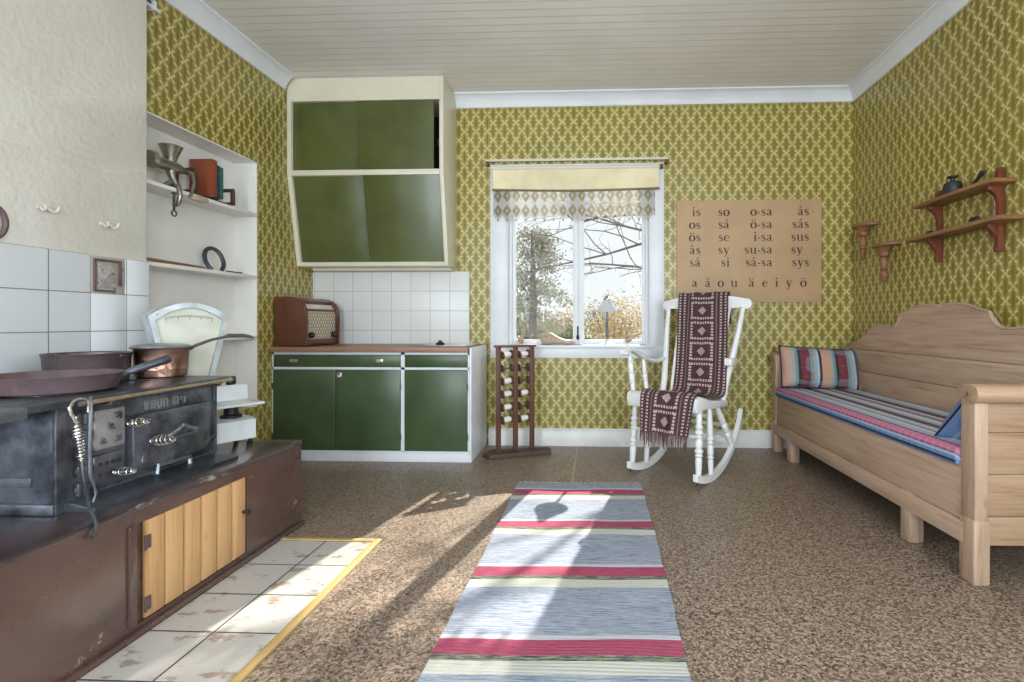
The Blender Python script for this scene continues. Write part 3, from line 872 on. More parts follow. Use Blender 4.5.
for y in (1.60, 2.09): mb.tube([(SX, y, .732), (-1.582, y, .736), (-1.572, y, .750)], .005, 8)
mb.ball((-1.572, 2.132, .753), .010)
mb.build('towel_rail', 'brass_rail', st)

def coil(name, p, axis, L, r, parent, m='chrome', turns=6):
    """spring-wire handle: a spindle-shaped coil"""
    ax = V3(axis).normalized(); u = ax.orthogonal().normalized(); w = ax.cross(u)
    pts = []
    n = turns * 10
    for i in range(n + 1):
        f = i / n; a = f * turns * 2 * math.pi
        rr = r * (0.35 + 0.65 * math.sin(math.pi * f))
        pts.append(V3(p) + ax * L * f + (u * math.cos(a) + w * math.sin(a)) * rr)
    mb = MB().tube(pts, .0022, 5).tube([V3(p) - ax * .012, V3(p) + ax * L], .0035, 8)
    return mb.build(name, m, parent)
def panel(y0, y1, z0, z1, t, bev=.006): return MB().box(SX, SX + t, y0, y1, z0, z1, bev)
fd = panel(1.582, 1.690, .583, .713, .016).build('fire_door', 'iron_grey', st)
for (y, z, sx, sz) in ((1.672, .697, -1, -1), (1.600, .602, 1, 1), (1.672, .602, -1, 1), (1.628, .645, 1, 1)):
    mb = MB()
    for a in (0.1, 0.8, 1.5):
        mb.obox((SX + .018, y + sx * .012 * math.cos(a), z + sz * .012 * math.sin(a)), (.006, .022, .006), Matrix.Rotation(sx * sz * a, 3, 'X'), .002)
    mb.build('ornament', 'iron', fd)
coil('handle', (SX + .02, 1.695, .652), (1, -.05, .1), .075, .014, fd)
ad = panel(1.582, 1.688, .462, .567, .014).build('ash_door', 'iron', st)
mb = MB()
for i in range(4):
    for j in range(2):
        mb.tube([(SX + .0135, 1.602 + .022 * i, .535 - .035 * j + k * .012) for k in (-.5, .5)], .0001 + .0055, 8)
        mb.cyl((SX + .012, 1.602 + .022 * i, .535 - .035 * j), (SX + .0152, 1.602 + .022 * i, .535 - .035 * j), .0075, n=12)
mb.build('vent_holes', 'dark_gap', ad)
coil('handle', (SX + .016, 1.645, .500), (1, .02, .05), .075, .013, ad)
od = MB()
od.prism([(1.712, .478), (2.055, .478), (2.060, .484), (2.060, .668), (2.054, .674), (1.728, .674), (1.706, .655), (1.706, .49)], 'x', SX, SX + .030, .007)
od = od.build('oven_door', 'iron', st)
for (y, z, sx, sz) in ((1.745, .652, 1, -1), (2.035, .652, -1, -1), (1.735, .505, 1, 1)):
    mb = MB()
    for a in (0.05, 0.45, 0.85, 1.25):
        mb.obox((SX + .031, y + sx * .014 * math.cos(a), z + sz * .014 * math.sin(a)), (.008, .028, .006), Matrix.Rotation(sx * sz * a, 3, 'X'), .002)
    mb.build('ornament', 'iron_edge', od)
mb = MB()
for i in range(13):
    f = (i - 6) / 6
    mb.ball((SX + .033, 1.915 + f * .062, .575 + .026 * (1 - abs(f)) ** 1.2), (.008, .009, .011), 8, 6)
mb.box(SX + .028, SX + .037, 1.848, 1.985, .560, .568, .002)
mb.build('ornament', 'iron_edge', od)
coil('handle', (SX + .033, 1.770, .575), (1, .05, .06), .085, .019, od)
for z in (.515, .645): MB().tube([(SX + .012, 2.058, z - .022), (SX + .012, 2.058, z + .022)], .009, 10).box(SX, SX + .012, 2.058, 2.105, z - .009, z + .009, .002).build('hinge', 'iron', od)
for k in range(5):
    z = .475 + k * .055
    MB().tube([(SX + .012, 1.556, z - .016), (SX + .012, 1.556, z + .016)], .010, 10).box(SX, SX + .013, 1.527, 1.580, z - .008, z + .008, .003).box(SX, SX + .016, 1.530, 1.545, z - .02, z + .02, .004).build('hinge', 'iron', st)
mb = MB().tube([(SX + .006, 1.798, .440), (SX + .034, 1.798, .452), (SX + .034, 1.798, .478), (SX + .034, 1.945, .472), (SX + .034, 1.945, .446), (SX + .006, 1.945, .436)], .009, 6)
mb.build('flue_handle', 'iron_edge', st)
# raised cast lettering
BLOCK = {'I': [[(.15, 0, .2), (.15, 1, .2)]], 'D': [[(.12, 0, .2), (.12, 1, .2)], [(.12, .92, .16), (.45, .9, .18), (.55, .5, .2), (.45, .1, .18), (.12, .08, .16)]],
         'U': [[(.12, 1, .2), (.12, .3, .2), (.2, .1, .2), (.45, .1, .2), (.53, .3, .2), (.53, 1, .2)]], 'N': [[(.12, 0, .2), (.12, 1, .2)], [(.12, .9, .2), (.45, .9, .2), (.53, .7, .2), (.53, 0, .2)]],
         'o': [[(.18 + .13 * math.cos(a * .785), .75 + .15 * math.sin(a * .785), .1) for a in range(9)], [(.05, .45, .08), (.31, .45, .08)]],
         '1': [[(.1, .8, .14), (.25, .95, .2), (.25, 0, .2)]]}
mb = MB()
for txt, y, z, adv in (('IDUN', 1.778, .683, None), ('No1', 1.898, .683, None)):
    x = 0.0
    for ch in txt:
        mb.strokes(BLOCK[ch], (SX - .001, y + x, z), (0, .036, 0), (0, 0, .033), (1, 0, 0), .010)
        x += {'I': .019, 'D': .026, 'U': .027, 'N': .028, 'o': .017, '1': .02}[ch]
mb.build('cast_lettering', 'iron_grey', st)

# ------------------------------------------------------------------ pans on the stove
TZ = SZ1 + .022
fp = thing('frying_pan', 'wide rusty frying pan with a long iron handle on the near stove top', 'pan', (-1.83, 1.655, TZ))
c = (-1.83, 1.655, TZ + .0045)
MB().lathe([(0, 0), (.150, 0), (.160, .004), (.176, .052), (.180, .056), (.176, .058), (.170, .054), (.154, .010), (0, .008)], c, 48).build('body', 'rusty', fp)
h0 = V3((-1.715, 1.770, TZ + .045)); h1 = V3((-1.665, 1.925, .858))
MB().tube([h0, h0.lerp(h1, .12), h0.lerp(h1, .2), h0.lerp(h1, .22), h0.lerp(h1, .97), h1], [.013, .011, .011, .013, .0165, .0165], 14).build('handle', 'iron', fp)
po = thing('cast_iron_pot', 'dark cast iron pot behind the frying pan on the stove', 'pot', (-1.985, 1.92, TZ))
MB().lathe([(0, 0), (.112, 0), (.122, .006), (.130, .106), (.133, .110), (.135, .114), (.131, .116), (.125, .112), (.114, .012), (0, .008)], (-1.985, 1.92, TZ), 48).build('body', 'pot', po)
MB().box(-1.866, -1.846, 1.915, 1.94, TZ + .100, TZ + .110, .003).build('lug', 'pot', po)
c = (-1.86, 2.115, TZ + .0045)
sp = thing('copper_saucepan', 'brown copper saucepan with lid and long iron handle at the far stove end', 'saucepan', c)
MB().lathe([(0, 0), (.084, 0), (.089, .004), (.090, .030), (.092, .032), (.091, .036), (.096, .118), (.098, .122), (.094, .122), (.086, .01), (0, .006)], c, 48).build('body', 'copper', sp)
MB().lathe([(.106, .120), (.108, .124), (.104, .130), (.08, .137), (.045, .141), (0, .142)], c, 48).build('lid', 'tin', sp)
a0 = V3((-1.782, 2.170, TZ + .116))
mb = MB().tube([a0, a0 + V3((.015, .012, .016)), a0 + V3((.055, .055, .040)), a0 + V3((.085, .085, .050))], [.006, .007, .006, .006], 8)
mb.tube([a0 + V3((.085, .085, .050)), a0 + V3((.10, .105, .058)), a0 + V3((.135, .15, .057)), a0 + V3((.155, .175, .050)), a0 + V3((.162, .182, .044))], [.006, .009, .009, .007, .004], 8)
mb.build('handle', 'pot', sp)
# poker and rod hooked on the towel rail
pk = thing('poker', 'wire poker with a spring coil grip hooked over the stove rail', 'poker', (-1.56, 1.47, .735))
MB().tube([(-1.562, 1.512, .724), (-1.558, 1.508, .754), (-1.562, 1.498, .765), (-1.564, 1.484, .768), (-1.56, 1.463, .762), (-1.556, 1.449, .746), (-1.552, 1.45, .728), (-1.548, 1.46, .706), (-1.53, 1.461, .584)], .0045, 8).build('hook', 'chrome', pk)
coil('grip', (-1.548, 1.460, .706), (.018, .001, -.122), .125, .0130, pk, 'chrome', 13)
MB().tube([(-1.53, 1.461, .584), (-1.50, 1.444, .506), (-1.458, 1.413, .46), (-1.452, 1.421, .44), (-1.45, 1.427, .409), (-1.45, 1.425, .389), (-1.45, 1.413, .379), (-1.45, 1.402, .386)], .0048, 8).build('rod', 'iron_dark', pk)
hr = thing('lifting_hook', 'thin grey iron rod hanging straight down from the stove rail', 'hook', (-1.56, 1.51, .735))
MB().tube([(-1.588, 1.545, .722), (-1.580, 1.535, .758), (-1.572, 1.527, .766), (-1.561, 1.518, .754), (-1.558, 1.512, .64), (-1.556, 1.511, .53), (-1.556, 1.523, .492), (-1.556, 1.53, .468), (-1.556, 1.52, .443)], [.004, .004, .004, .005, .005, .005, .004, .004, .003], 8).build('rod', 'iron_edge', hr)

# ------------------------------------------------------------------ shop scale on the hearth
th = math.atan2(.867, .5)       # local -Y faces n = (.867, -.5)
sc_ = thing('shop_scale', 'white shop scale with a fan shaped glass dial at the far hearth end', 'scale', (-1.773, 2.352, HZ), th, local=True)
# local: x along the base (+x = far end), -y toward the room
mb = MB().prism([(-.095, .028), (-.092, .118), (-.06, .128), (.08, .128), (.08, .028)], 'x', -.11, .11, .008).box(-.165, -.035, .065, .15, .12, .20, .004)
mb.build('base', 'scale_white', sc_)
for x in (-.09, .09):
    for y in (-.07, .06): MB().lathe([(0, 0), (.012, 0), (.013, .008), (.008, .012), (.008, .03), (0, .03)], (x, y, 0), 14).build('foot', 'black', sc_)
MB().lathe([(.045, .126), (.045, .14), (.03, .145), (.03, .19), (0, .19)], (.03, -.02, 0), 20).build('pan_support', 'black', sc_)
mb = MB().box(-.105, .135, -.125, .055, .188, .201, .005)
mb.prism([(.040, .192), (.055, .192), (.066, .270), (.058, .274), (.050, .270)], 'x', -.030, .135, .003)
mb.build('weighing_pan', 'scale_white', sc_)
MB().tube([(.06, .075, .275), (.075, .08, .288), (.092, .08, .285)], [.014, .018, .012], 10).build('tare_weight', 'black', sc_)
FC = -.10    # centre of the fan along x
def fan(half_top, half_bot, zt, zb, rad):
    pts = []
    for i in range(13):
        f = -1 + i / 6
        pts.append((FC + f * half_top, zt - (1 - math.cos(f * 0.6)) * rad))
    pts.append((FC + half_bot, zb)); pts.append((FC - half_bot, zb))
    return pts
outer = fan(.160, .062, .672, .165, .36); inner = fan(.135, .048, .648, .20, .33)
mb = MB(); mb.prism(outer, 'y', .085, .165, .010)
hs = mb.build('dial_housing', 'scale_grey', sc_)
mb = MB()
n = len(outer)
vo = [[mb.bm.verts.new((p[0], y, p[1])) for p in outer] for y in (.068, .086)]; vi = [[mb.bm.verts.new((p[0], y, p[1])) for p in inner] for y in (.068, .086)]
for i in range(n):
    j = (i + 1) % n
    mb.bm.faces.new((vo[0][i], vo[0][j], vi[0][j], vi[0][i])); mb.bm.faces.new((vo[0][i], vo[1][i], vo[1][j], vo[0][j])); mb.bm.faces.new((vi[0][i], vi[0][j], vi[1][j], vi[1][i]))
mb.build('dial_frame', 'scale_grey', sc_)
m = Mat('scale_dial_card', rgb(214, 214, 196), 0.35)
m.color(m.mix(m.noise(5, 4).ss(.3, .7), rgb(224, 216, 206), rgb(198, 194, 176))); M['dial'] = m.m
MB().prism(fan(.134, .047, .647, .201, .33), 'y', .080, .084).build('dial_card', 'dial', sc_)
mb = MB()
for k in range(29):
    a = (k - 14) / 14 * .24; rad_ = .40
    L = .022 if k % 7 == 0 else .011
    p = V3((FC + math.sin(a) * rad_, .0792, .215 + math.cos(a) * rad_)); q = V3((FC + math.sin(a) * (rad_ - L), .0792, .215 + math.cos(a) * (rad_ - L)))
    mb.tube([p, q], .0009, 4)
mb.build('dial_marks', 'ink', sc_)
MB().prism(fan(.135, .048, .648, .20, .33), 'y', .0725, .0745).build('dial_glass', 'glass', sc_)
for i in (1, 11): MB().ball((outer[i][0] * .97 + FC * .03, .067, outer[i][1] - .012), (.005, .003, .005), 8, 6).build('screw', 'steel', sc_)

# ------------------------------------------------------------------ chimney wall fittings
vh = thing('soot_hatch', 'small rusty soot hatch set in the white wall tiles', 'hatch', (BX, by(2.03), bz(1.19)))
def hbox(mb, x1, a, b, c, d, bev=.002): return mb.box(BX - .001, BX + x1, by(a), by(b), bz(c), bz(d), bev)
hbox(MB(), .005, 1.956, 2.106, 1.118, 1.268).build('mortar', 'hatch_mortar', vh)
hbox(MB(), .010, 1.985, 2.065, 1.140, 1.240, .003).tube([(BX + .014, by(2.01), bz(1.175)), (BX + .016, by(2.02), bz(1.195)), (BX + .014, by(2.035), bz(1.205))], .004, 6).build('plate', 'hatch_plate', vh)
mb = MB()
hbox(mb, .012, 1.968, 1.978, 1.128, 1.255); hbox(mb, .012, 1.97, 2.085, 1.247, 1.257); hbox(mb, .014, 2.076, 2.086, 1.150, 1.257); hbox(mb, .012, 1.97, 2.06, 1.123, 1.131)
mb.build('frame', 'rusty', vh)
for (y, z, lab) in ((by(1.790), bz(1.415), 'white painted double wall hook nearer the iron ring'), (by(2.026), bz(1.400), 'white painted double wall hook above the soot hatch')):
    hk = thing('wall_hook', lab, 'hook', (BX, y, z), group='hooks on the chimney wall')
    MB().box(BX, BX + .006, y - .030, y + .030, z - .006, z + .010, .003).build('plate', 'hook_paint', hk)
    for s_ in (-1, 1):
        MB().tube([(BX + .004, y + s_ * .014, z), (BX + .022, y + s_ * .018, z - .012), (BX + .034, y + s_ * .022, z - .006), (BX + .036, y + s_ * .026, z + .010)], [.006, .0055, .005, .006], 8).build('prong', 'hook_paint', hk)
ry_, rz_ = by(1.618), bz(1.335)
rg = thing('iron_ring', 'brown iron ring hanging on the white chimney wall', 'ring', (BX, ry_, rz_))
MB().tube([(BX + .012, ry_ + .046 * math.cos(a * .262), rz_ + .060 * math.sin(a * .262)) for a in range(24)], .009, 10, closed=True).build('band', 'rusty', rg)
MB().tube([(BX, ry_, rz_ + .053), (BX + .022, ry_, rz_ + .051), (BX + .024, ry_, rz_ + .061)], .003, 6).build('nail', 'black', rg)
wr_ = thing('wall_rod', 'short white and black rod high on the left wall under the ceiling', 'rod', (XL, 2.50, 2.63))
MB().tube([(XL + .045, 2.35, 2.63), (XL + .045, 2.60, 2.63)], .010, 10).build('rod', 'white_paint', wr_)
MB().tube([(XL + .038, 2.36, 2.655), (XL + .038, 2.585, 2.652)], .006, 8).build('black_bar', 'black', wr_)
for y in (2.4075, 2.5625): MB().box(XL, XL + .06, y - .0075, y + .0075, 2.615, 2.665, .003).build('bracket', 'white_paint', wr_)

# ------------------------------------------------------------------ alcove shelves and what stands on them
SHZ = (1.745, 1.318, 0.905)
for z, lab in zip(SHZ, ('white alcove shelf carrying the meat grinder and books', 'white alcove shelf carrying the horseshoe', 'white alcove shelf behind the scale')):
    s_ = MB().box(NX, XL + .008, NY0 + .006, NY1 - .006, z - .022, z, .003).build('alcove_shelf', 'alcove_paint', org=(XL - .07, 2.85, z - .022))
    tag(s_, lab, 'shelf', 'shelves in the alcove')
z = SHZ[0]
gx, gy = XL - .035, 2.765
gr = thing('meat_grinder', 'grey metal hand meat grinder clamped to the top alcove shelf', 'meat grinder', (gx, gy, z))
MB().lathe([(.020, .150), (.024, .165), (.036, .205), (.055, .252), (.058, .256), (.054, .258), (.048, .25), (.020, .18)], (gx, gy, z - .02), 28).build('hopper', 'pewter', gr)
mb = MB().lathe([(0, -.150), (.030, -.150), (.044, -.146), (.046, -.118), (.036, -.112), (.032, -.07), (.031, .03), (.026, .06), (.018, .085), (.016, .115), (0, .115)], (gx, gy, z + .125), 24, (0, 1, 0))
mb.tube([(gx, gy, z + .105), (gx + .01, gy, z + .06), (gx + .03, gy + .005, z + .02)], [.026, .018, .014], 12)
mb.build('barrel', 'pewter', gr)
mb = MB().tube([(gx - .03, gy + .01, z + .014), (gx + .01, gy, z + .030), (gx + .045, gy, z + .01), (gx + .056, gy, z - .04), (gx + .045, gy, z - .085), (gx + .02, gy, z - .092)], [.012, .015, .014, .013, .012, .014], 10)
mb.tube([(gx - .01, gy - .03, z + .012), (gx + .02, gy - .028, z + .03), (gx + .02, gy, z + .04)], [.011, .012, .012], 8)
mb.build('clamp', 'pewter', gr)
mb = MB().cyl((gx + .02, gy, z - .125), (gx + .02, gy, z - .026), .006, n=10).tube([(gx + .02, gy + .016 * math.cos(a * .524), z - .138 + .016 * math.sin(a * .524)) for a in range(12)], .004, 6, closed=True).lathe([(0, -.03), (.014, -.03), (.012, -.023), (0, -.023)], (gx + .02, gy, z), 14)
mb.build('clamp_screw', 'iron_dark', gr)
mb = MB().tube([(gx, gy + .105, z + .125), (gx + .03, gy + .118, z + .118), (gx + .05, gy + .105, z + .06), (gx + .06, gy + .075, z - .01), (gx + .06, gy + .062, z - .035)], [.014, .010, .008, .008, .010], 10)
mb.build('crank', 'pewter', gr)
MB().lathe([(0, 0), (.010, .002), (.014, .02), (.018, .06), (.017, .095), (.010, .118), (0, .12)], (gx + .06, gy + .062, z - .035), 16, (0.1, 1, .08)).build('grip', 'last_wood', gr)

bs = thing('book_stand', 'dark wooden sliding book stand on the top alcove shelf', 'book stand', (XL - .08, 3.05, z))
for x in (XL - .10, XL - .04): MB().box(x - .01, x + .01, 2.88, 3.25, z, z + .02, .003).build('rail', 'dark_wood', bs)
for y, nm in ((2.895, 'end'), (3.215, 'end')):
    h = .14 if y < 3 else .10
    MB().box(XL - .135, XL - .115, y, y + .022, z + .018, z + h, .003).box(XL - .025, XL - .005, y, y + .022, z + .018, z + h, .003).box(XL - .135, XL - .005, y, y + .022, z + h - .004, z + h + .018, .006).box(XL - .135, XL - .005, y, y + .022, z + .012, z + .03, .003).build(nm, 'dark_wood', bs)
def book(y0, t, h, d, m, label):
    b = thing('book', label, 'book', (XL - .07, y0, z + .02), group='books on the alcove shelf')
    xf = XL + .014
    zb = z + .0205
    MB().box(xf - d, xf - .004, y0, y0 + .004, zb, zb + h, .001).box(xf - d, xf - .004, y0 + t - .004, y0 + t, zb, zb + h, .001).box(xf - .007, xf, y0, y0 + t, zb, zb + h, .003).build('cover', m, b)
    MB().box(xf - d + .004, xf - .007, y0 + .004, y0 + t - .004, zb + .004, zb + h - .004).build('pages', 'paper', b)
    for f0, f1 in ((.76, .79), (.15, .17)): MB().box(xf - .0005, xf + .001, y0 + .004, y0 + t - .004, zb + h * f0, zb + h * f1).build('spine_band', 'shelf_wood', b)
book(3.012, .042, .225, .145, 'leather_red', 'tall red-brown book beside the meat grinder')
book(3.056, .018, .200, .13, 'navy', 'thin dark navy book between the red-brown and the teal book')
book(3.076, .030, .196, .13, 'teal', 'teal book at the far end of the book row')
z = SHZ[1]
hs_ = MB()
pts = []
for i in range(25):
    a = R(-60 + 300 * i / 24)
    w_ = .048 * math.cos(a)
    pts.append((NX + .075 - .62 * w_ - .02 * math.sin(a), 3.15 - .80 * w_, z + .075 + .078 * math.sin(a) * (1 if math.sin(a) > 0 else .9)))
lo = min(p[2] for p in pts); pts = [(p[0], p[1], p[2] - lo + z + .012) for p in pts]
tag(hs_.tube(pts, .0125, 10).build('horseshoe', 'iron_dark', org=(NX + .08, 3.15, z)), 'dark iron horseshoe leaning on the back of the alcove', 'horseshoe')
ky = thing('iron_key', 'small dark iron key lying beside the horseshoe', 'key', (XL - .04, 3.22, z))
MB().tube([(XL - .035, 3.20, z + .008), (XL - .035, 3.30, z + .008)], .006, 8).box(XL - .05, XL - .035, 3.21, 3.225, z + .002, z + .014, .002).build('shaft', 'iron_dark', ky)
MB().tube([(XL - .035 + .014 * math.cos(a * .524), 3.315 + .016 * math.sin(a * .524), z + .009) for a in range(12)], .005, 6, closed=True).build('bow', 'iron_dark', ky)
tag(MB().prism([(2.50, z), (3.03, z), (3.03, z + .010), (2.96, z + .016), (2.66, z + .022), (2.50, z + .026)], 'x', XL - .06, XL - .02, .002).build('wooden_stick', 'shelf_wood', org=(XL - .04, 2.7, z)), 'flat brown wooden stick lying on the horseshoe shelf', 'stick')

# ------------------------------------------------------------------ base cabinet, worktop, sink, radio
CX0, CX1, CY0, CY1 = XL + .004, -.905, 3.60, YB - .012
cb = thing('base_cabinet', 'green kitchen base cabinet with white frame below the wooden worktop', 'cabinet', ((CX0 + CX1) / 2, 3.87, 0))
ZT = .785
def fx(px): return CX0 + (px - 270.4) / (470.5 - 270.4) * (CX1 - CX0)
x_div, x_mid = fx(403.7), fx(336.3)
mb = MB()
mb.box(CX0, CX1, CY0 + .02, CY1, .075, ZT - .002)
mb.box(CX0, CX1, CY0 + .006, CY1, 0, .075, .002)
mb.box(CX0, CX0 + .012, CY0, CY0 + .02, .075, ZT).box(x_div - .014, x_div + .014, CY0, CY0 + .02, .075, ZT).box(CX1 - .012, CX1, CY0, CY0 + .02, .075, ZT)
mb.box(CX0, CX1, CY0, CY0 + .02, ZT - .018, ZT).box(CX0, CX1, CY0, CY0 + .02, .66, .676).box(CX0, CX1, CY0, CY0 + .02, .06, .08)
mb.build('carcass', 'white_paint', cb)
MB().box(CX1, CX1 + .014, CY0 + .002, YB - .026, 0, .818, .003).build('end_panel', 'white_paint', cb)
dw = MB().box(CX0 + .013, x_div - .015, CY0 - .006, CY0 + .019, .677, ZT - .020, .003).build('drawer', 'green_base', cb)
for x in (fx(293), fx(379.7)):
    MB().box(x - .030, x + .030, CY0 - .009, CY0 - .0055, .709, .733, .002).tube([(x - .02, CY0 - .008, .722), (x - .015, CY0 - .016, .716), (x + .015, CY0 - .016, .716), (x + .02, CY0 - .008, .722)], .004, 8).build('handle', 'steel', dw)
MB().box(x_div + .015, CX1 - .013, CY0 - .004, CY0 + .019, .677, ZT - .020, .003).build('fixed_panel', 'green_base', cb)
for a, b, hinge_x in ((CX0 + .013, x_mid - .002, CX0 + .012), (x_mid + .002, x_div - .015, x_div - .013), (x_div + .015, CX1 - .013, CX1 - .012)):
    d_ = MB().box(a, b, CY0 - .012, CY0 + .006, .082, .659, .004).build('door', 'green_base', cb)
    for zz in (.18, .54):
        MB().tube([(hinge_x, CY0 - .012, zz - .022), (hinge_x, CY0 - .012, zz + .022)], .006, 8).build('hinge', 'iron_dark', d_)
    if abs(a - x_mid) < .01:
        MB().box(a + .008, a + .042, CY0 - .018, CY0 - .0115, .588, .640, .003).lathe([(0, .018), (.006, .016), (.004, .006), (.004, 0)], (a + .025, CY0 - .017, .612), 12, (0, -1, 0)).build('latch', 'steel', d_)
wt = MB().box(XL + .003, CX1 + .008 - .01, CY0 - .035, YB - .0085, ZT, .822, .004).build('worktop', 'top_wood', org=(-1.6, 3.87, ZT))
tag(wt, 'brown wooden worktop on the green base cabinet', 'worktop')
sk = thing('sink', 'low steel sink rim with a black plug at the right of the worktop', 'sink', (-1.13, 3.84, .822))
mb = MB()
ox0, ox1, oy0, oy1 = -1.31, -.935, 3.72, 4.06
mb.box(ox0, ox1, oy0, oy0 + .03, .822, .829, .003).box(ox0, ox1, oy1 - .03, oy1, .822, .829, .003).box(ox0, ox0 + .03, oy0, oy1, .822, .829, .003).box(ox1 - .03, ox1, oy0, oy1, .822, .829, .003).box(ox0 + .02, ox1 - .02, oy0 + .02, oy1 - .02, .8215, .8235)
mb.build('rim', 'steel', sk)
MB().lathe([(0, 0), (.03, 0), (.032, .012), (.02, .02), (.012, .024), (.012, .034), (0, .034)], (-1.17, 3.78, .829), 18).build('plug', 'black', sk)

rt = math.atan2(1.0, .06)
RO = V3((-2.082, 3.590, 0)); f_ = V3((1.0, -.06, 0)).normalized(); t_ = V3((.06, 1.0, 0)).normalized()
rc = RO - f_ * .128 + t_ * .215
ra = thing('radio', 'brown wooden table radio with pale grille at the left worktop end', 'radio', (rc.x, rc.y, .822), rt, local=True)
ra.scale = (1.05, 1.10, 1.05)
# local: x = along front, -y = front
prof = [(.108, .006), (.108, .345), (.02, .345), (-.03, .338), (-.068, .322), (-.096, .296), (-.112, .260), (-.116, .20), (-.116, .006)]
mb = MB()
for x0, x1 in ((-.205, -.183), (.183, .205)): mb.prism(prof, 'x', x0, x1, .004)
mb.prism([(.108, .006), (.108, .343), (.02, .343), (-.02, .337), (-.02, .006)], 'x', -.184, .184)
mb.prism([(-.02, .337), (-.02, .3), (-.062, .295), (-.070, .318), (-.03, .336)], 'x', -.184, .184)
mb.box(-.184, .184, -.106, -.02, .006, .05, .006).box(-.184, .184, -.100, -.088, .246, .262, .003)
mb.build('case', 'radio_wood', ra)
MB().box(-.184, .184, -.092, -.03, .050, .250).build('grille', 'grille', ra)
MB().prism([(-.085, .258), (-.060, .298), (-.050, .292), (-.075, .252)], 'x', -.184, .184).build('dial', 'dial', ra)
for x in (-.135, .135): MB().lathe([(0, .032), (.017, .030), (.021, .022), (.022, .004), (.016, 0), (0, 0)], (x, -.095, .078), 20, (0, -1, 0)).build('knob', 'black', ra)
for x in (-.16, .16): MB().box(x - .02, x + .02, -.09, .09, 0, .008, .002).build('foot', 'black', ra)

# ------------------------------------------------------------------ upper cabinet
uc = thing('wall_cabinet', 'cream wall cabinet with four green sliding doors above the tiled splashback', 'cabinet', (-1.73, 3.95, 1.45))
UX0, UX1 = XL + .003, -1.146
yA, yB_, yC = 3.775, 3.775, 3.905      # front at top, at middle rail, at bottom
z_t, z_m, z_b = ZC - .002, 2.13, 1.435
side = [(YB - .001, z_t), (YB - .001, z_b), (yC, z_b), (yB_, z_m), (yA, z_t)]
mb = MB()
mb.prism(side, 'x', UX0, UX0 + .03, .002).prism(side, 'x', UX1 - .03, UX1, .002)
mb.box(UX0 + .03, UX1 - .03, yA, YB - .001, 2.665, z_t)                     # head
mb.box(UX0 + .03, UX1 - .03, yA, YB - .001, 2.105, 2.145, .002)              # middle rail
mb.prism([(YB - .001, z_b), (YB - .001, z_b + .03), (yC - .008, z_b + .03), (yC, z_b)], 'x', UX0 + .03, UX1 - .03)
mb.box(UX0 + .03, UX1 - .03, YB - .03, YB - .001, z_b, z_t)
mb.box(UX0 + .05, UX1 - .02, YB - .10, YB - .0085, 1.4142, z_b + .002)       # batten above the tiles
mb.build('carcass', 'cream_paint', uc)
mb = MB().box(UX0 + .03, UX1 - .03, YB - .035, YB - .0305, 2.146, 2.664)
mb.build('dark_interior', 'dark_gap', uc)
def sdoor(x0, x1, z0, z1, inset, yoff):
    def yy(z): return (yA if z >= z_m - .05 else yB_ + (yC - yB_) * (z_m - z) / (z_m - z_b)) + inset
    q = MB().prism([(yy(z0) + yoff, z0), (yy(z1) + yoff, z1), (yy(z1) + yoff + .008, z1), (yy(z0) + yoff + .008, z0)], 'x', x0, x1, .0015)
    d = q.build('sliding_door', 'green_upper', uc)
    return d
xm = UX0 + .03 + (UX1 - UX0 - .06) * .445
d1 = sdoor(UX0 + .032, xm + .02, 2.147, 2.663, .016, .012); d2 = sdoor(xm, UX1 - .075, 2.147, 2.663, .010, 0)
xm2 = xm + .035
d3 = sdoor(UX0 + .032, xm2 + .02, z_b + .032, 2.104, .016, .012); d4 = sdoor(xm2, UX1 - .032, z_b + .032, 2.104, .010, 0)
for d, x, za, zb_ in ((d2, xm, 2.15, 2.66), (d4, xm2, z_b + .035, 2.10)):
    ya = yA + .008 if za > 2.1 else yC + .004; yb = yA + .008 if za > 2.1 else yB_ + .010
    MB().tube([(x + .003, ya, za), (x + .003, yb, zb_)], .005, 6).build('door_edge', 'green_upper', d)
    MB().ball((x + .006, ya - .004, za + .03), .006, 8, 6).build('stud', 'iron_dark', d)
rb = MB().box(UX1 - .073, UX1 - .034, 3.86, 3.96, 2.35, 2.372, .002).build('shelf_board', 'dark_wood', uc)
tag(MB().lathe([(0, 0), (.018, 0), (.02, .004), (.02, .03), (.016, .034), (0, .034)], (UX1 - .054, 3.885, 2.3725), 16).build('red_jar', 'red', org=(UX1 - .054, 3.885, 2.3725)), 'small red tin glimpsed in the open gap of the upper cabinet', 'tin')

# ------------------------------------------------------------------ bobbin rack
bk = thing('bobbin_rack', 'brown wooden bobbin rack on three posts beside the white cabinet end', 'rack', (-.62, 3.80, 0))
base = [(-.775, 3.67), (-.345, 3.86), (-.375, 3.95), (-.80, 3.86), (-.84, 3.74)]
MB().prism(base, 'z', 0, .035, .005).build('base', 'dark_wood', bk)
pA, pB, pC = V3((-.728, 3.755, .035)), V3((-.612, 3.825, .035)), V3((-.497, 3.895, .035))
tdir = (pC - pA).normalized(); ry = math.atan2(tdir.y, tdir.x); rotm = Matrix.Rotation(ry, 3, 'Z')
TOPZ = .812
for p in (pA, pB, pC):
    MB().obox((p.x, p.y, (TOPZ + .035) / 2), (.036, .022, TOPZ - .035), rotm, .003).build('post', 'rack_wood', bk)
mid = (pA + pC) / 2
MB().obox((mid.x, mid.y, TOPZ + .008), ((pC - pA).length + .06, .042, .018), rotm, .003).build('top_bar', 'rack_wood', bk)
rows = (.757, .658, .561, .466, .367, .274)
fullL = (1, 0, 1, 1, 1, 1); fullR = (1, 0, 0, 1, 0, 1)
ordw = ('topmost', 'second from top', 'third from top', 'fourth from top', 'fifth from top', 'bottom')
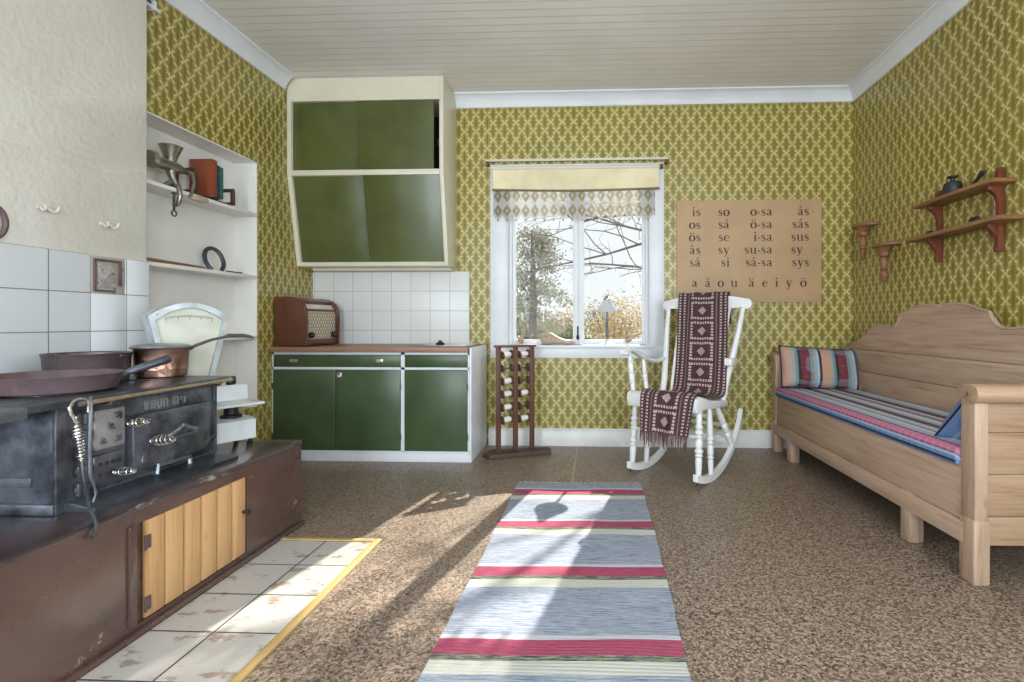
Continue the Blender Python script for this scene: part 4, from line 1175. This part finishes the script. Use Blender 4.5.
for col, (p, q, full) in enumerate(((pA, pB, fullL), (pB, pC, fullR))):
    for r_, zz in enumerate(rows):
        tilt = .005 if full[r_] else 0.002
        a = V3((p.x, p.y, zz - tilt)) + tdir * .024; b = V3((q.x, q.y, zz + tilt)) - tdir * .024
        L = (b - a).length; c = (a + b) / 2
        w_ = 'wound with white thread' if full[r_] else 'without thread'
        bb = thing('bobbin', 'bobbin %s, %s in %s gap of bobbin rack' % (w_, ordw[r_], ('left', 'right')[col]), 'bobbin', c, group='bobbins on the rack')
        ax = (b - a).normalized()
        MB().tube([a - ax * .008, b + ax * .008], .006, 8).build('spindle', 'dark_wood', bb)
        for e, s_ in ((a + ax * .008, 1), (b - ax * .008, -1)):
            MB().lathe([(0, -.006), (.030, -.006), (.032, 0), (.030, .006), (0, .006)], e, 18, ax).build('flange', 'dark_wood', bb)
        if full[r_]:
            rr = .0205 if r_ else .017
            MB().lathe([(0, -L * .40), (rr * .9, -L * .40), (rr, -L * .2), (rr * 1.06, 0), (rr, L * .2), (rr * .9, L * .40), (0, L * .40)], c, 18, ax).build('thread', 'thread', bb)

# ------------------------------------------------------------------ things on the window sill
SZ = WZ0 + .004
lx, ly = .081, YB + .035
lp = thing('table_lamp', 'white metal lamp with a cone shade on the window sill', 'lamp', (lx, ly, SZ))
MB().lathe([(0, 0), (.066, 0), (.066, .006), (.045, .016), (.026, .026), (.012, .036), (.009, .046), (0, .046)], (lx, ly, SZ), 28).build('base', 'white_paint', lp)
MB().cyl((lx, ly, SZ + .04), (lx, ly, SZ + .30), .0095, n=14).build('stem', 'iron', lp)
MB().lathe([(.090, .268), (.088, .275), (.066, .305), (.038, .350), (.028, .368), (.024, .368), (.034, .345), (.062, .300), (.086, .266)], (lx, ly, SZ), 32).build('shade', 'scale_white', lp)
MB().lathe([(.029, .366), (.029, .378), (.016, .384), (.012, .392), (.006, .398), (.005, .412), (0, .414)], (lx, ly, SZ), 20).build('cap', 'iron_edge', lp)
MB().tube([(lx + .066 * math.cos(a), ly, SZ + .275 + .066 * math.sin(a)) for a in [math.pi * (1 + i / 12) for i in range(13)]], .0035, 6).build('shade_ring', 'steel', lp)

def last(label, loc, rot, s=1.0, mat='last_wood'):
    """wooden shoe last: heel block, cone, low toe"""
    o = thing('shoe_last', label, 'shoe last', loc, 0, 'shoe lasts on the window sill', local=True)
    o.rotation_euler = rot
    secs = [(-.115, .022, .035, .050), (-.105, .030, .0, .082), (-.07, .033, .0, .094), (-.03, .030, .002, .090), (.01, .030, .006, .064), (.05, .036, .004, .046), (.09, .038, .001, .036), (.125, .030, .004, .028), (.145, .012, .010, .020)]
    mb = MB()
    rings = []
    for x, w, z0, z1 in secs:
        rings.append([mb.bm.verts.new((x * s, w * s * math.cos(a), (z0 + z1) / 2 * s + (z1 - z0) / 2 * s * math.sin(a))) for a in [2 * math.pi * k / 14 for k in range(14)]])
    for a, b in zip(rings, rings[1:]):
        for k in range(14): mb.bm.faces.new((a[k], a[(k + 1) % 14], b[(k + 1) % 14], b[k]))
    mb.bm.faces.new(rings[0]); mb.bm.faces.new(rings[-1])
    mb.build('body', mat, o, sharp=60)
    MB().cyl((-.07 * s, -.034 * s, .06 * s), (-.07 * s, .034 * s, .06 * s), .006, n=10).build('peg_hole', 'dark_wood', o)
    MB().box(-.10 * s, -.04 * s, -.014, .014, -.002, .003, .001).build('heel_plate', 'rusty', o)
    return o
last('brown toed wooden shoe last lying in the middle of the left sill', (-.335, YB + .03, SZ + .001), (0, 0, R(-6)), 1.08)
last('wooden shoe last standing upright at the left end of the sill', (-.60, YB + .035, SZ + .056), (R(8), R(-72), R(20)), .48)
last('wooden shoe last leaning at the right end of the sill near the chair', (.300, YB + .035, SZ + .050), (R(0), R(-32), R(4)), .62)

# ------------------------------------------------------------------ reading chart
BX0, BX1, BZ0, BZ1 = .636, 1.776, 1.157, 1.973
ch = thing('reading_chart', 'brown reading chart with black syllables on the back wall', 'chart', ((BX0 + BX1) / 2, YB, BZ0))
MB().box(BX0, BX1, YB - .012, YB - .001, BZ0, BZ1, .002).build('board', 'board', ch)
def arc(cx, cy, rx, ry, a0, a1, n, wf):
    out = []
    for i in range(n + 1):
        a = R(a0 + (a1 - a0) * i / n); out.append((cx + rx * math.cos(a), cy + ry * math.sin(a), wf(a)))
    return out
thick = lambda a: .08 + .17 * abs(math.cos(a)) ** 1.3
def dot(cx, cy, r): return [(cx - r, cy, .02), (cx - r * .7, cy, r * 1.5), (cx, cy, r * 2), (cx + r * .7, cy, r * 1.5), (cx + r, cy, .02)]
G = {
 'i': (.52, [[(.27, 0, .2), (.27, 1, .2)], [(.05, .035, .07), (.49, .035, .07)], [(.06, .95, .08), (.27, .95, .08)], dot(.26, 1.36, .13)]),
 's': (.76, [[(.60, .70, .05), (.56, .88, .08), (.38, .96, .09), (.18, .88, .13), (.15, .72, .17), (.28, .58, .2), (.50, .45, .2), (.63, .29, .17), (.58, .11, .12), (.38, .035, .09), (.17, .10, .08), (.10, .30, .05)]]),
 'o': (.98, [arc(.49, .5, .36, .46, 0, 360, 28, thick)]),
 'e': (.88, [[(.12, .54, .07), (.76, .54, .07)], arc(.45, .5, .33, .46, 5, 320, 24, lambda a: .07 + .15 * max(0, -math.cos(a)) ** 1.2 + .05 * max(0, math.cos(a)))]),
 'a': (.92, [[(.15, .74, .14), (.18, .88, .11), (.36, .965, .08), (.55, .9, .15), (.62, .72, .2), (.62, .2, .2), (.68, .06, .12), (.84, .05, .06)], [(.62, .56, .07), (.36, .48, .1), (.16, .34, .17), (.14, .18, .18), (.28, .06, .1), (.46, .08, .08), (.62, .22, .06)]]),
 'u': (1.08, [[(.24, 1, .2), (.24, .32, .2), (.30, .12, .16), (.46, .04, .09), (.66, .10, .07), (.82, .26, .06)], [(.82, 1, .2), (.82, 0, .2)], [(.04, .96, .07), (.24, .96, .07)], [(.62, .96, .07), (.82, .96, .07)], [(.82, .035, .07), (1.02, .035, .07)]]),
 'y': (.96, [[(.20, .98, .2), (.50, .05, .2)], [(.78, .98, .07), (.46, -.12, .08), (.34, -.34, .09), (.20, -.40, .12), (.10, -.33, .12)], [(.02, .965, .07), (.40, .965, .07)], [(.62, .965, .07), (.94, .965, .07)]]),
 '-': (.52, [[(.08, .47, .14), (.44, .47, .14)]]),
}
cx_ = {'a': .45, 'o': .49}
def ring_mark(cx): return [arc(cx, 1.36, .13, .13, 0, 360, 14, lambda a: .07)]
def uml(cx): return [dot(cx - .2, 1.32, .11), dot(cx + .2, 1.32, .11)]
def glyph(c):
    if c == 'å': a, s_ = G['a']; return a, s_ + ring_mark(.45)
    if c == 'ä': a, s_ = G['a']; return a, s_ + uml(.45)
    if c == 'ö': a, s_ = G['o']; return a, s_ + uml(.49)
    return G[c]
XH = .049; XW = .0525; SP = .05
mbT = MB()
kx = (BX1 - BX0) / 710.0
def bpos(px, py): return BX0 + (px - 75) * kx, BZ1 - (py - 98) * (BZ1 - BZ0) / 500.0
def word(w, px, py, align):
    x, z_ = bpos(px, py)
    W = sum(glyph(c)[0] for c in w) * XW + SP * XW * (len(w) - 1)
    x = x - W if align == 'r' else (x - W / 2 if align == 'c' else x)
    for c in w:
        adv, sts = glyph(c)
        mbT.strokes(sts, (x, YB - .012, z_), (XW, 0, 0), (0, 0, XH), (0, -1, 0), .0008)
        x += (adv + SP) * XW
rowsT = (('is', 'so', 'o-sa', 'ås'), ('os', 'så', 'ö-sa', 'sås'), ('ös', 'se', 'i-sa', 'sus'), ('ås', 'sy', 'su-sa', None), ('så', 'si', 'så-sa', 'sys'))
for i, rw in enumerate(rowsT):
    y = 176 + 61.8 * i
    for w, px in zip(rw, (195, 337, 547, 725)):
        if w: word(w, px, y, 'r')
word('sy', 636, 176 + 61.8 * 3, 'l')
for c, px in zip('aåouäeiyö', (165, 229, 293, 359, 444, 510, 567, 627, 697)): word(c, px, 523, 'c')
mbT.build('lettering', 'ink', ch)
mb = MB()
for px, py in ((205, 100), (683, 104), (743, 160), (90, 590)):
    x, z_ = bpos(px, py); MB().cyl((x, YB - .0145, z_), (x, YB - .011, z_), .004, n=8).build('tack', 'rusty', ch)

# ------------------------------------------------------------------ rocking chair (local: -y = front)
RC = V3((.54, 3.42, 0)); rth = R(-36)
rk = thing('rocking_chair', 'white painted rocking chair with turned legs in front of the window wall', 'rocking chair', RC, rth, local=True)
RR = .56
def rock_z(y): return RR - math.sqrt(max(RR * RR - (y + .03) ** 2, 0))
def turned(p0, p1, r, knobs, n=14):
    """turned spindle: radius profile with rings"""
    p0, p1 = V3(p0), V3(p1)
    pts, rs = [], []
    N = 40
    for i in range(N + 1):
        f = i / N
        rr = r * (.72 + .42 * math.sin(math.pi * min(1, f * 1.05)) ** .8)
        for k in knobs:
            d = abs(f - k)
            if d < .022: rr = r * 1.28
            elif d < .045: rr = r * .82
        pts.append(p0.lerp(p1, f)); rs.append(rr)
    return MB().tube(pts, rs, n)
SEATZ = .53
for sx in (-1, 1):
    x = sx * .235
    top, bot = [], []
    for i in range(25):
        y = -.245 + .735 * i / 24
        zc_ = rock_z(y)
        top.append((y, zc_ + .046 - .012 * (i / 24))); bot.append((y, zc_))
    MB().prism(bot + top[::-1], 'x', x - .016, x + .016, .004).build('rocker', 'chair_paint', rk)
    MB().tube([(x, -.225, rock_z(-.225) + .004), (x, -.222, rock_z(-.222) - .016), (x, -.20, .014)], .003, 6).build('stop_hook', 'black', rk)
    turned((x, -.20, rock_z(-.20) + .03), (sx * .225, -.17, SEATZ - .03), .021, (.3, .36, .55, .62, .68)).build('leg', 'chair_paint', rk)
    turned((x, -.02, rock_z(-.02) + .03), (sx * .215, .00, SEATZ - .05), .019, (.25, .45, .52)).build('leg', 'chair_paint', rk)
    turned((x, .33, rock_z(.33) + .02), (sx * .21, .10, SEATZ - .05), .019, (.3, .5)).build('leg', 'chair_paint', rk)
    # back post
    MB().tube([(sx * .225, .19, .47), (sx * .232, .235, .60), (sx * .255, .30, .78), (sx * .275, .355, .95), (sx * .287, .405, 1.11)], [.021, .023, .021, .018, .015], 14).build('back_post', 'chair_paint', rk)
for y, z_ in ((-.19, .30), (.27, .30), (.0, .40)): MB().tube([(-.228, y, z_), (.228, y, z_)], .0125, 10).build('stretcher', 'chair_paint', rk)
MB().box(-.23, .23, .315, .335, .17, .215, .006).build('rear_rail', 'chair_paint', rk)
# seat, dished and rolled at the front edge
sprof = [(-.235, SEATZ - .075), (-.255, SEATZ - .03), (-.245, SEATZ + .008), (-.215, SEATZ + .022), (-.16, SEATZ + .008), (-.05, SEATZ - .022), (.08, SEATZ - .038), (.21, SEATZ - .045), (.235, SEATZ - .06), (.235, SEATZ - .095), (.0, SEATZ - .078), (-.15, SEATZ - .06), (-.20, SEATZ - .085)]
MB().prism(sprof, 'x', -.245, .245, .006).build('seat', 'chair_paint', rk)
# crest rail with scrolled ends, curved plan
cp = [(-.31, 1.088), (-.335, 1.10), (-.343, 1.125), (-.335, 1.152), (-.312, 1.164), (-.28, 1.160), (-.22, 1.178), (-.12, 1.192), (0, 1.196), (.12, 1.192), (.22, 1.178), (.28, 1.160), (.312, 1.164), (.335, 1.152), (.343, 1.125), (.335, 1.10), (.31, 1.088), (.283, 1.094), (.268, 1.108), (.2, 1.098), (.1, 1.09), (0, 1.088), (-.1, 1.09), (-.2, 1.098), (-.268, 1.108), (-.283, 1.094)]
MB().prism([(x, z_) for x, z_ in cp], 'y', .405, .435, .006).build('crest_rail', 'chair_paint', rk)
for i in range(5):
    x = (i - 2) * .085
    MB().tube([(x * .95, .20, .485), (x, .265, .68), (x * 1.05, .34, .9), (x * 1.1, .415, 1.10)], [.010, .012, .011, .009], 8).build('back_spindle', 'chair_paint', rk)
# left arm with its two supports; on the right only a short stub
ap = [(-.255, -.245, .800), (-.262, -.20, .818), (-.262, -.12, .80), (-.260, -.02, .755), (-.256, .08, .728), (-.253, .18, .722), (-.25, .265, .735)]
mb = MB()
prev = None
for (x, y, z_), w, h in zip(ap, (.026, .032, .032, .028, .026, .022, .018), (.010, .018, .018, .016, .015, .014, .012)):
    ringv = [mb.bm.verts.new((x + w * math.cos(a), y, z_ + h * math.sin(a))) for a in [2 * math.pi * k / 12 for k in range(12)]]
    if prev: [mb.bm.faces.new((prev[k], prev[(k + 1) % 12], ringv[(k + 1) % 12], ringv[k])) for k in range(12)]
    else: mb.bm.faces.new(ringv)
    prev = ringv
mb.bm.faces.new(prev); mb.tube([(-.285, -.25, .796), (-.225, -.25, .796)], .018, 12)
mb.build('arm', 'chair_paint', rk)
turned((-.235, -.185, SEATZ), (-.26, -.195, .805), .017, (.25, .5, .75)).build('arm_support', 'chair_paint', rk)
turned((-.23, -.02, SEATZ - .03), (-.258, -.02, .75), .015, (.4, .6)).build('arm_support', 'chair_paint', rk)
mb = MB().obox((.262, .235, .735), (.052, .10, .050), None, .008)
mb.build('arm_stub', 'chair_paint', rk)
# woven throw over back and seat
path = [(.475, .98), (.468, 1.08), (.455, 1.17), (.43, 1.208), (.405, 1.20), (.385, 1.15), (.355, 1.05), (.318, .92), (.278, .79), (.238, .67), (.200, .575), (.165, .525), (.10, .512), (.02, .515), (-.08, .527), (-.16, .548), (-.215, .564), (-.252, .556), (-.272, .53), (-.277, .48), (-.278, .42), (-.280, .36), (-.281, .305)]
def spline(pts, n):
    out = []
    P = [pts[0]] + pts + [pts[-1]]
    segs = len(pts) - 1
    for i in range(n + 1):
        t = i / n * segs; k = min(int(t), segs - 1); f = t - k
        p0, p1, p2, p3 = [V3((*P[k + j], 0)) for j in range(4)]
        q = .5 * ((2 * p1) + (p2 - p0) * f + (2 * p0 - 5 * p1 + 4 * p2 - p3) * f * f + (3 * p1 - p0 - 3 * p2 + p3) * f ** 3)
        out.append((q.x, q.y))
    return out
NV_ = 132
sp_ = spline(path, NV_)
cum = [0.0]
for a, b in zip(sp_, sp_[1:]): cum.append(cum[-1] + math.hypot(a[0] - b[0], a[1] - b[1]))
def half_w(f): return .190 - .028 * max(0, (f - .8) / .2)
def throw_pt(a, b):
    i = round(b * NV_); y, z_ = sp_[i]; f = cum[i] / cum[-1]
    x = (a - .5) * 2 * half_w(f) - .018 + .085 * min(1, max(0, (f - .12) / .5)) - .03 * max(0, (f - .8) / .2)
    rip = .004 * math.sin(a * 17 + f * 9) + .003 * math.sin(a * 31 - f * 13)
    hang = max(0.0, (f - .84) / .16)
    return (x, y - rip - .012 * hang * math.sin(a * 12), z_ + .007 + .4 * rip)
tw = thing('woven_throw', 'brown woven throw with white diamonds draped over the rocking chair', 'throw', RC, rth, local=True)
cl = MB().grid(throw_pt, 30, NV_, lambda a, b: (a - .5, cum[-1] - cum[round(b * NV_)])).build('cloth', 'throw', tw)
cl.modifiers.new('s', 'SOLIDIFY').thickness = .005
mb = MB()
for i in range(64):
    a = (i + .5) / 64; x, y, z_ = throw_pt(a, 1.0)
    L = rnd.uniform(.06, .10); dx = rnd.uniform(-.010, .010)
    mb.tube([(x, y, z_ + .004), (x + dx * .5, y - .004, z_ - L * .5), (x + dx, y + rnd.uniform(-.008, .004), z_ - L)], [.0025, .0022, .0014], 4)
mb.build('fringe', 'throw_fringe', tw)

# ------------------------------------------------------------------ wooden settle (local: x 0 = front, y along)
srot = R(1.68); SO = V3((1.397, 3.03, 0))
sf = thing('wooden_settle', 'long pine settle with scrolled arms and shaped back along the right wall', 'settle', SO, srot, local=True)
HL = 1.03
mb = MB().box(.008, .030, -HL + .07, HL - .07, .225, .452, .002)
mb.build('front_panel', 'pine', sf)
MB().box(-.006, .028, -HL + .05, HL - .05, .140, .222, .006).build('front_rail', 'pine', sf)
MB().box(.03, .56, -HL + .05, HL - .05, .40, .425, .002).build('seat_board', 'pine', sf)
for sy in (-1, 1):
    y = sy * (HL - .035)
    # front post steps in above the leg
    MB().box(-.004, .060, y - .040, y + .040, 0, .245, .008).box(.002, .055, y - .036, y + .036, .24, .715, .004).build('leg', 'pine_z', sf)
    MB().box(.54, .60, y - .035, y + .035, 0, .80, .004).build('leg', 'pine_z', sf)
    pn = MB()
    for k, (za, zb_) in enumerate(((.145, .255), (.257, .415), (.417, .575), (.577, .715))):
        pn.box(.05, .56, y - .014 + (sy * .006 if k == 0 else 0), y + .014 + (sy * .006 if k == 0 else 0), za, zb_, .003)
    pn.build('arm_panel', 'pine_x', sf)
    # scrolled arm rest, roll outward
    q = []
    for i in range(17):
        a = R(110 - 270 * i / 16); q.append((.030 + .036 * math.cos(a), .727 + .036 * math.sin(a)))
    sc2 = [(-.045, .705), (-.045, .735), (-.030, .755), (0.0, .762)] + q[1:] + [(.020, .712), (.012, .722), (.018, .735), (.004, .735), (-.004, .705)]
    sc2 = [(y + sy * a, b) for a, b in sc2]
    MB().prism(sc2 if sy > 0 else sc2[::-1], 'x', -.008, .585, .003).build('arm_scroll', 'pine_x', sf)
for y in (-.62, .70):
    MB().box(-.004, .062, y - .035, y + .035, 0, .228, .006).build('middle_leg', 'pine_z', sf)
    MB().box(.50, .56, y - .035, y + .035, 0, .40, .004).build('middle_leg', 'pine_z', sf)
half = [(0, 1.094), (.012, 1.080), (.026, 1.092), (.045, 1.099), (.13, 1.099), (.20, 1.094), (.26, 1.074), (.32, 1.058), (.355, 1.050), (.372, 1.020), (.40, .985), (.44, .967), (.50, .966), (.56, .972), (.62, .980), (.66, .972), (.70, .945), (.75, .908), (.83, .868), (.88, .850), (.93, .842), (HL - .02, .838)]
crest = [(y, z_) for y, z_ in half]
full = [(-y, z_) for y, z_ in crest[::-1]] + crest[1:]
full = [(y - .03 if abs(y) < .9 else y, z_) for y, z_ in full]
def clip_band(z0, z1):
    return None
mb = MB().prism(full + [(HL - .02, .800), (-HL + .02, .800)], 'x', .562, .584, .004)
MBx = mb
mb.build('back_crest', 'pine', sf)
MB().box(.562, .584, -HL + .03, HL - .03, .640, .7975, .003).build('back_board', 'pine', sf)
MB().box(.562, .584, -HL + .03, HL - .03, .38, .6375, .003).build('back_board', 'pine', sf)
mo = MB().tube([(.566, y, z_ + .002) for y, z_ in full[1:-1]], .009, 6)
mo.build('crest_molding', 'pine', sf)

def soft_box(x0, x1, y0, y1, z0, z1, r, nx=10, ny=40):
    return MB().box(x0, x1, y0, y1, z0, z1, r, 4)
mt = thing('seat_mattress', 'long striped seat mattress lying on the pine settle', 'mattress', SO, srot, local=True)
soft_box(-.006, .555, -HL + .075, HL - .075, .426, .505, .026).build('cover', 'mattress_stripe', mt)
mb = MB()
for z_ in (.449,): mb.tube([(-.008, -HL + .09, z_), (-.008, HL - .09, z_)], .005, 6)
mb.build('piping', 'piping', mt)
def pillow(name, label, loc, rot, w, h, t, m):
    p = thing(name, label, 'pillow', loc, 0, 'pillows on the settle', local=True); p.rotation_euler = rot
    def f(s_):
        def g(a, b):
            u, v = a * 2 - 1, b * 2 - 1
            e = max(0, (1 - abs(u) ** 3.2)) ** .55 * max(0, (1 - abs(v) ** 3.2)) ** .55
            pinch = 1 - .05 * (abs(u) ** 2) * (1 - abs(v)) - .0
            return (u * w / 2 * (1 - .035 * (1 - v * v)), s_ * t / 2 * e + .008 * math.sin(u * 4) * e, h / 2 + v * h / 2 * (1 - .05 * (1 - u * u)))
        return g
    mb = MB().grid(f(1), 24, 18).grid(f(-1), 24, 18)
    bmesh.ops.remove_doubles(mb.bm, verts=mb.bm.verts[:], dist=.0005)
    mb.build('cover', m, p, sharp=170)
    edge = []
    for k in range(80):
        q = k / 80 * 4; s_ = int(q); r_ = q - s_
        a, b = ((r_, 0), (1, r_), (1 - r_, 1), (0, 1 - r_))[s_]
        edge.append(f(1)(a, b))
    MB().tube(edge, .0045, 6, closed=True).build('piping', 'piping', p)
    return p
pillow('pillow', 'vertically striped pillow against the far arm of the settle', (1.66, 3.855, .503), (R(-22), R(3), R(-3)), .58, .325, .15, 'pillow_stripe')
pillow('pillow', 'blue striped pillow leaning on the near arm of the settle', (1.685, 2.305, .498), (R(42), 0, R(3)), .44, .325, .13, 'blue_stripe')

# ------------------------------------------------------------------ wall shelf and consoles on the right wall
ws = thing('wall_shelf', 'brown two-tier wall shelf above the settle', 'shelf', (XR, 2.83, 1.36))
for zf, y0, y1 in ((1.690, 2.56, 3.17), (1.500, 2.51, 3.25)):
    MB().prism([(XR - .130, y0 + .03), (XR - .130, y1 - .01), (XR - .11, y1), (XR - .002, y1), (XR - .002, y0), (XR - .11, y0)], 'z', zf - .010, zf + .010, .003).build('shelf_board', 'shelf_wood', ws)
for y in (3.10, 2.645):
    pr_ = [(0, 1.352), (.038, 1.352), (.042, 1.372), (.034, 1.392), (.036, 1.42), (.062, 1.452), (.080, 1.470), (.082, 1.489), (.040, 1.489), (.040, 1.511), (.028, 1.515), (.028, 1.60), (.045, 1.640), (.078, 1.66), (.080, 1.679), (.04, 1.679), (.04, 1.702), (.034, 1.71), (.034, 1.755), (.026, 1.772), (0, 1.772)]
    MB().prism([(XR - .001 - d, z_) for d, z_ in pr_], 'y', y - .014, y + .014, .003).build('bracket', 'red_wood', ws)
z1s, z2s = 1.7005, 1.5105
jp = thing('lidded_jar', 'small black lidded jar on the upper wall shelf', 'jar', (1.955, 2.90, z1s))
MB().lathe([(0, 0), (.042, 0), (.046, .008), (.045, .050), (.040, .064), (.026, .070), (0, .072)], (1.955, 2.90, z1s), 24).build('body', 'black_iron', jp)
MB().lathe([(.012, .068), (.012, .088), (.026, .094), (.026, .102), (0, .104)], (1.955, 2.90, z1s), 18).build('knob', 'black_iron', jp)
lad = thing('iron_ladle', 'black iron ladle with upturned handle on the upper wall shelf', 'ladle', (1.955, 2.73, z1s))
MB().tube([(1.955, 2.82, z1s + .008), (1.955, 2.76, z1s + .012), (1.955, 2.715, z1s + .035), (1.955, 2.685, z1s + .058), (1.955, 2.665, z1s + .055)], [.006, .007, .008, .014, .010], 8).build('handle', 'black_iron', lad)
MB().lathe([(0, 0), (.022, 0), (.028, .010), (.024, .012), (0, .006)], (1.955, 2.825, z1s), 16).build('bowl', 'black_iron', lad)
tag(MB().lathe([(0, 0), (.018, 0), (.022, .008), (.016, .016), (0, .018)], (1.955, 3.005, z1s), 16).build('small_lid', 'black_iron', org=(1.955, 3.005, z1s)), 'small black lid at the left end of the upper wall shelf', 'lid')
tag(MB().ball((1.955, 2.735, z2s + .018), (.022, .035, .018), 16, 10).build('black_stone', 'black_iron', org=(1.955, 2.735, z2s)), 'black oval pebble on the lower wall shelf', 'stone')
tag(MB().lathe([(0, 0), (.020, 0), (.022, .014), (.012, .024), (0, .026)], (1.955, 3.09, z2s), 16).build('dark_knob', 'black_iron', org=(1.955, 3.09, z2s)), 'dark little knob by the left bracket of the lower wall shelf', 'knob')
tag(MB().box(1.935, 1.965, 2.86, 2.91, z2s, z2s + .008, .003).build('wood_chip', 'red_wood', org=(1.95, 2.88, z2s)), 'tiny brown wood piece on the lower wall shelf', 'wood piece')
for (y, zt, lab) in ((3.90, 1.718, 'small turned wall console in the corner, the higher of two'), (3.62, 1.532, 'small turned wall console next to the shelf, the lower of two')):
    c_ = thing('wall_console', lab, 'console', (XR, y, zt - .27), group='turned wall consoles')
    pl = [(XR - .002, y - .13), (XR - .002, y + .13)] + [(XR - .002 - .115 * math.sin(a), y + .13 * math.cos(a)) for a in [math.pi * k / 14 for k in range(1, 14)]]
    MB().prism(pl, 'z', zt - .012, zt + .010, .003).build('ledge', 'shelf_wood', c_)
    MB().lathe([(0, -.260), (.010, -.258), (.018, -.245), (.012, -.232), (.020, -.220), (.024, -.195), (.016, -.180), (.026, -.170), (.020, -.160), (.028, -.130), (.024, -.095), (.018, -.085), (.034, -.075), (.038, -.055), (.030, -.040), (.046, -.015), (.05, -.012), (0, -.012)], (XR - .050, y, zt), 20).build('spindle', 'shelf_wood', c_)

# ------------------------------------------------------------------ rag rug
rgx = thing('rag_rug', 'long blue striped rag rug with red bands on the brown floor', 'rug', (-.112, 3.15, 0))
def rug_pt(a, b):
    y = 3.15 - 2.1 * b
    w = .378 + .002 * math.sin(b * 23) + .0015 * math.sin(b * 61)
    return (-.112 + (a - .5) * 2 * w + .006 * math.sin(b * 5), y + .012 * (a - .5), .010 + .0025 * math.sin(a * 9 + b * 14) * math.sin(b * 31))
mb = MB().grid(rug_pt, 24, 160)
ob = mb.build('weave', 'rug', rgx)
so = ob.modifiers.new('s', 'SOLIDIFY'); so.thickness = .008; so.offset = -1
mb = MB()
for i in range(90):
    a = (i + .5) / 90; x, y, z_ = rug_pt(a, 0); L = rnd.uniform(.02, .045); dx = rnd.uniform(-.012, .012)
    mb.tube([(x, y - .004, .008), (x + dx * .5, y + L * .5, .005), (x + dx, y + L, .004)], [.003, .0026, .0015], 4)
mb.build('fringe', 'rug_fringe', rgx)
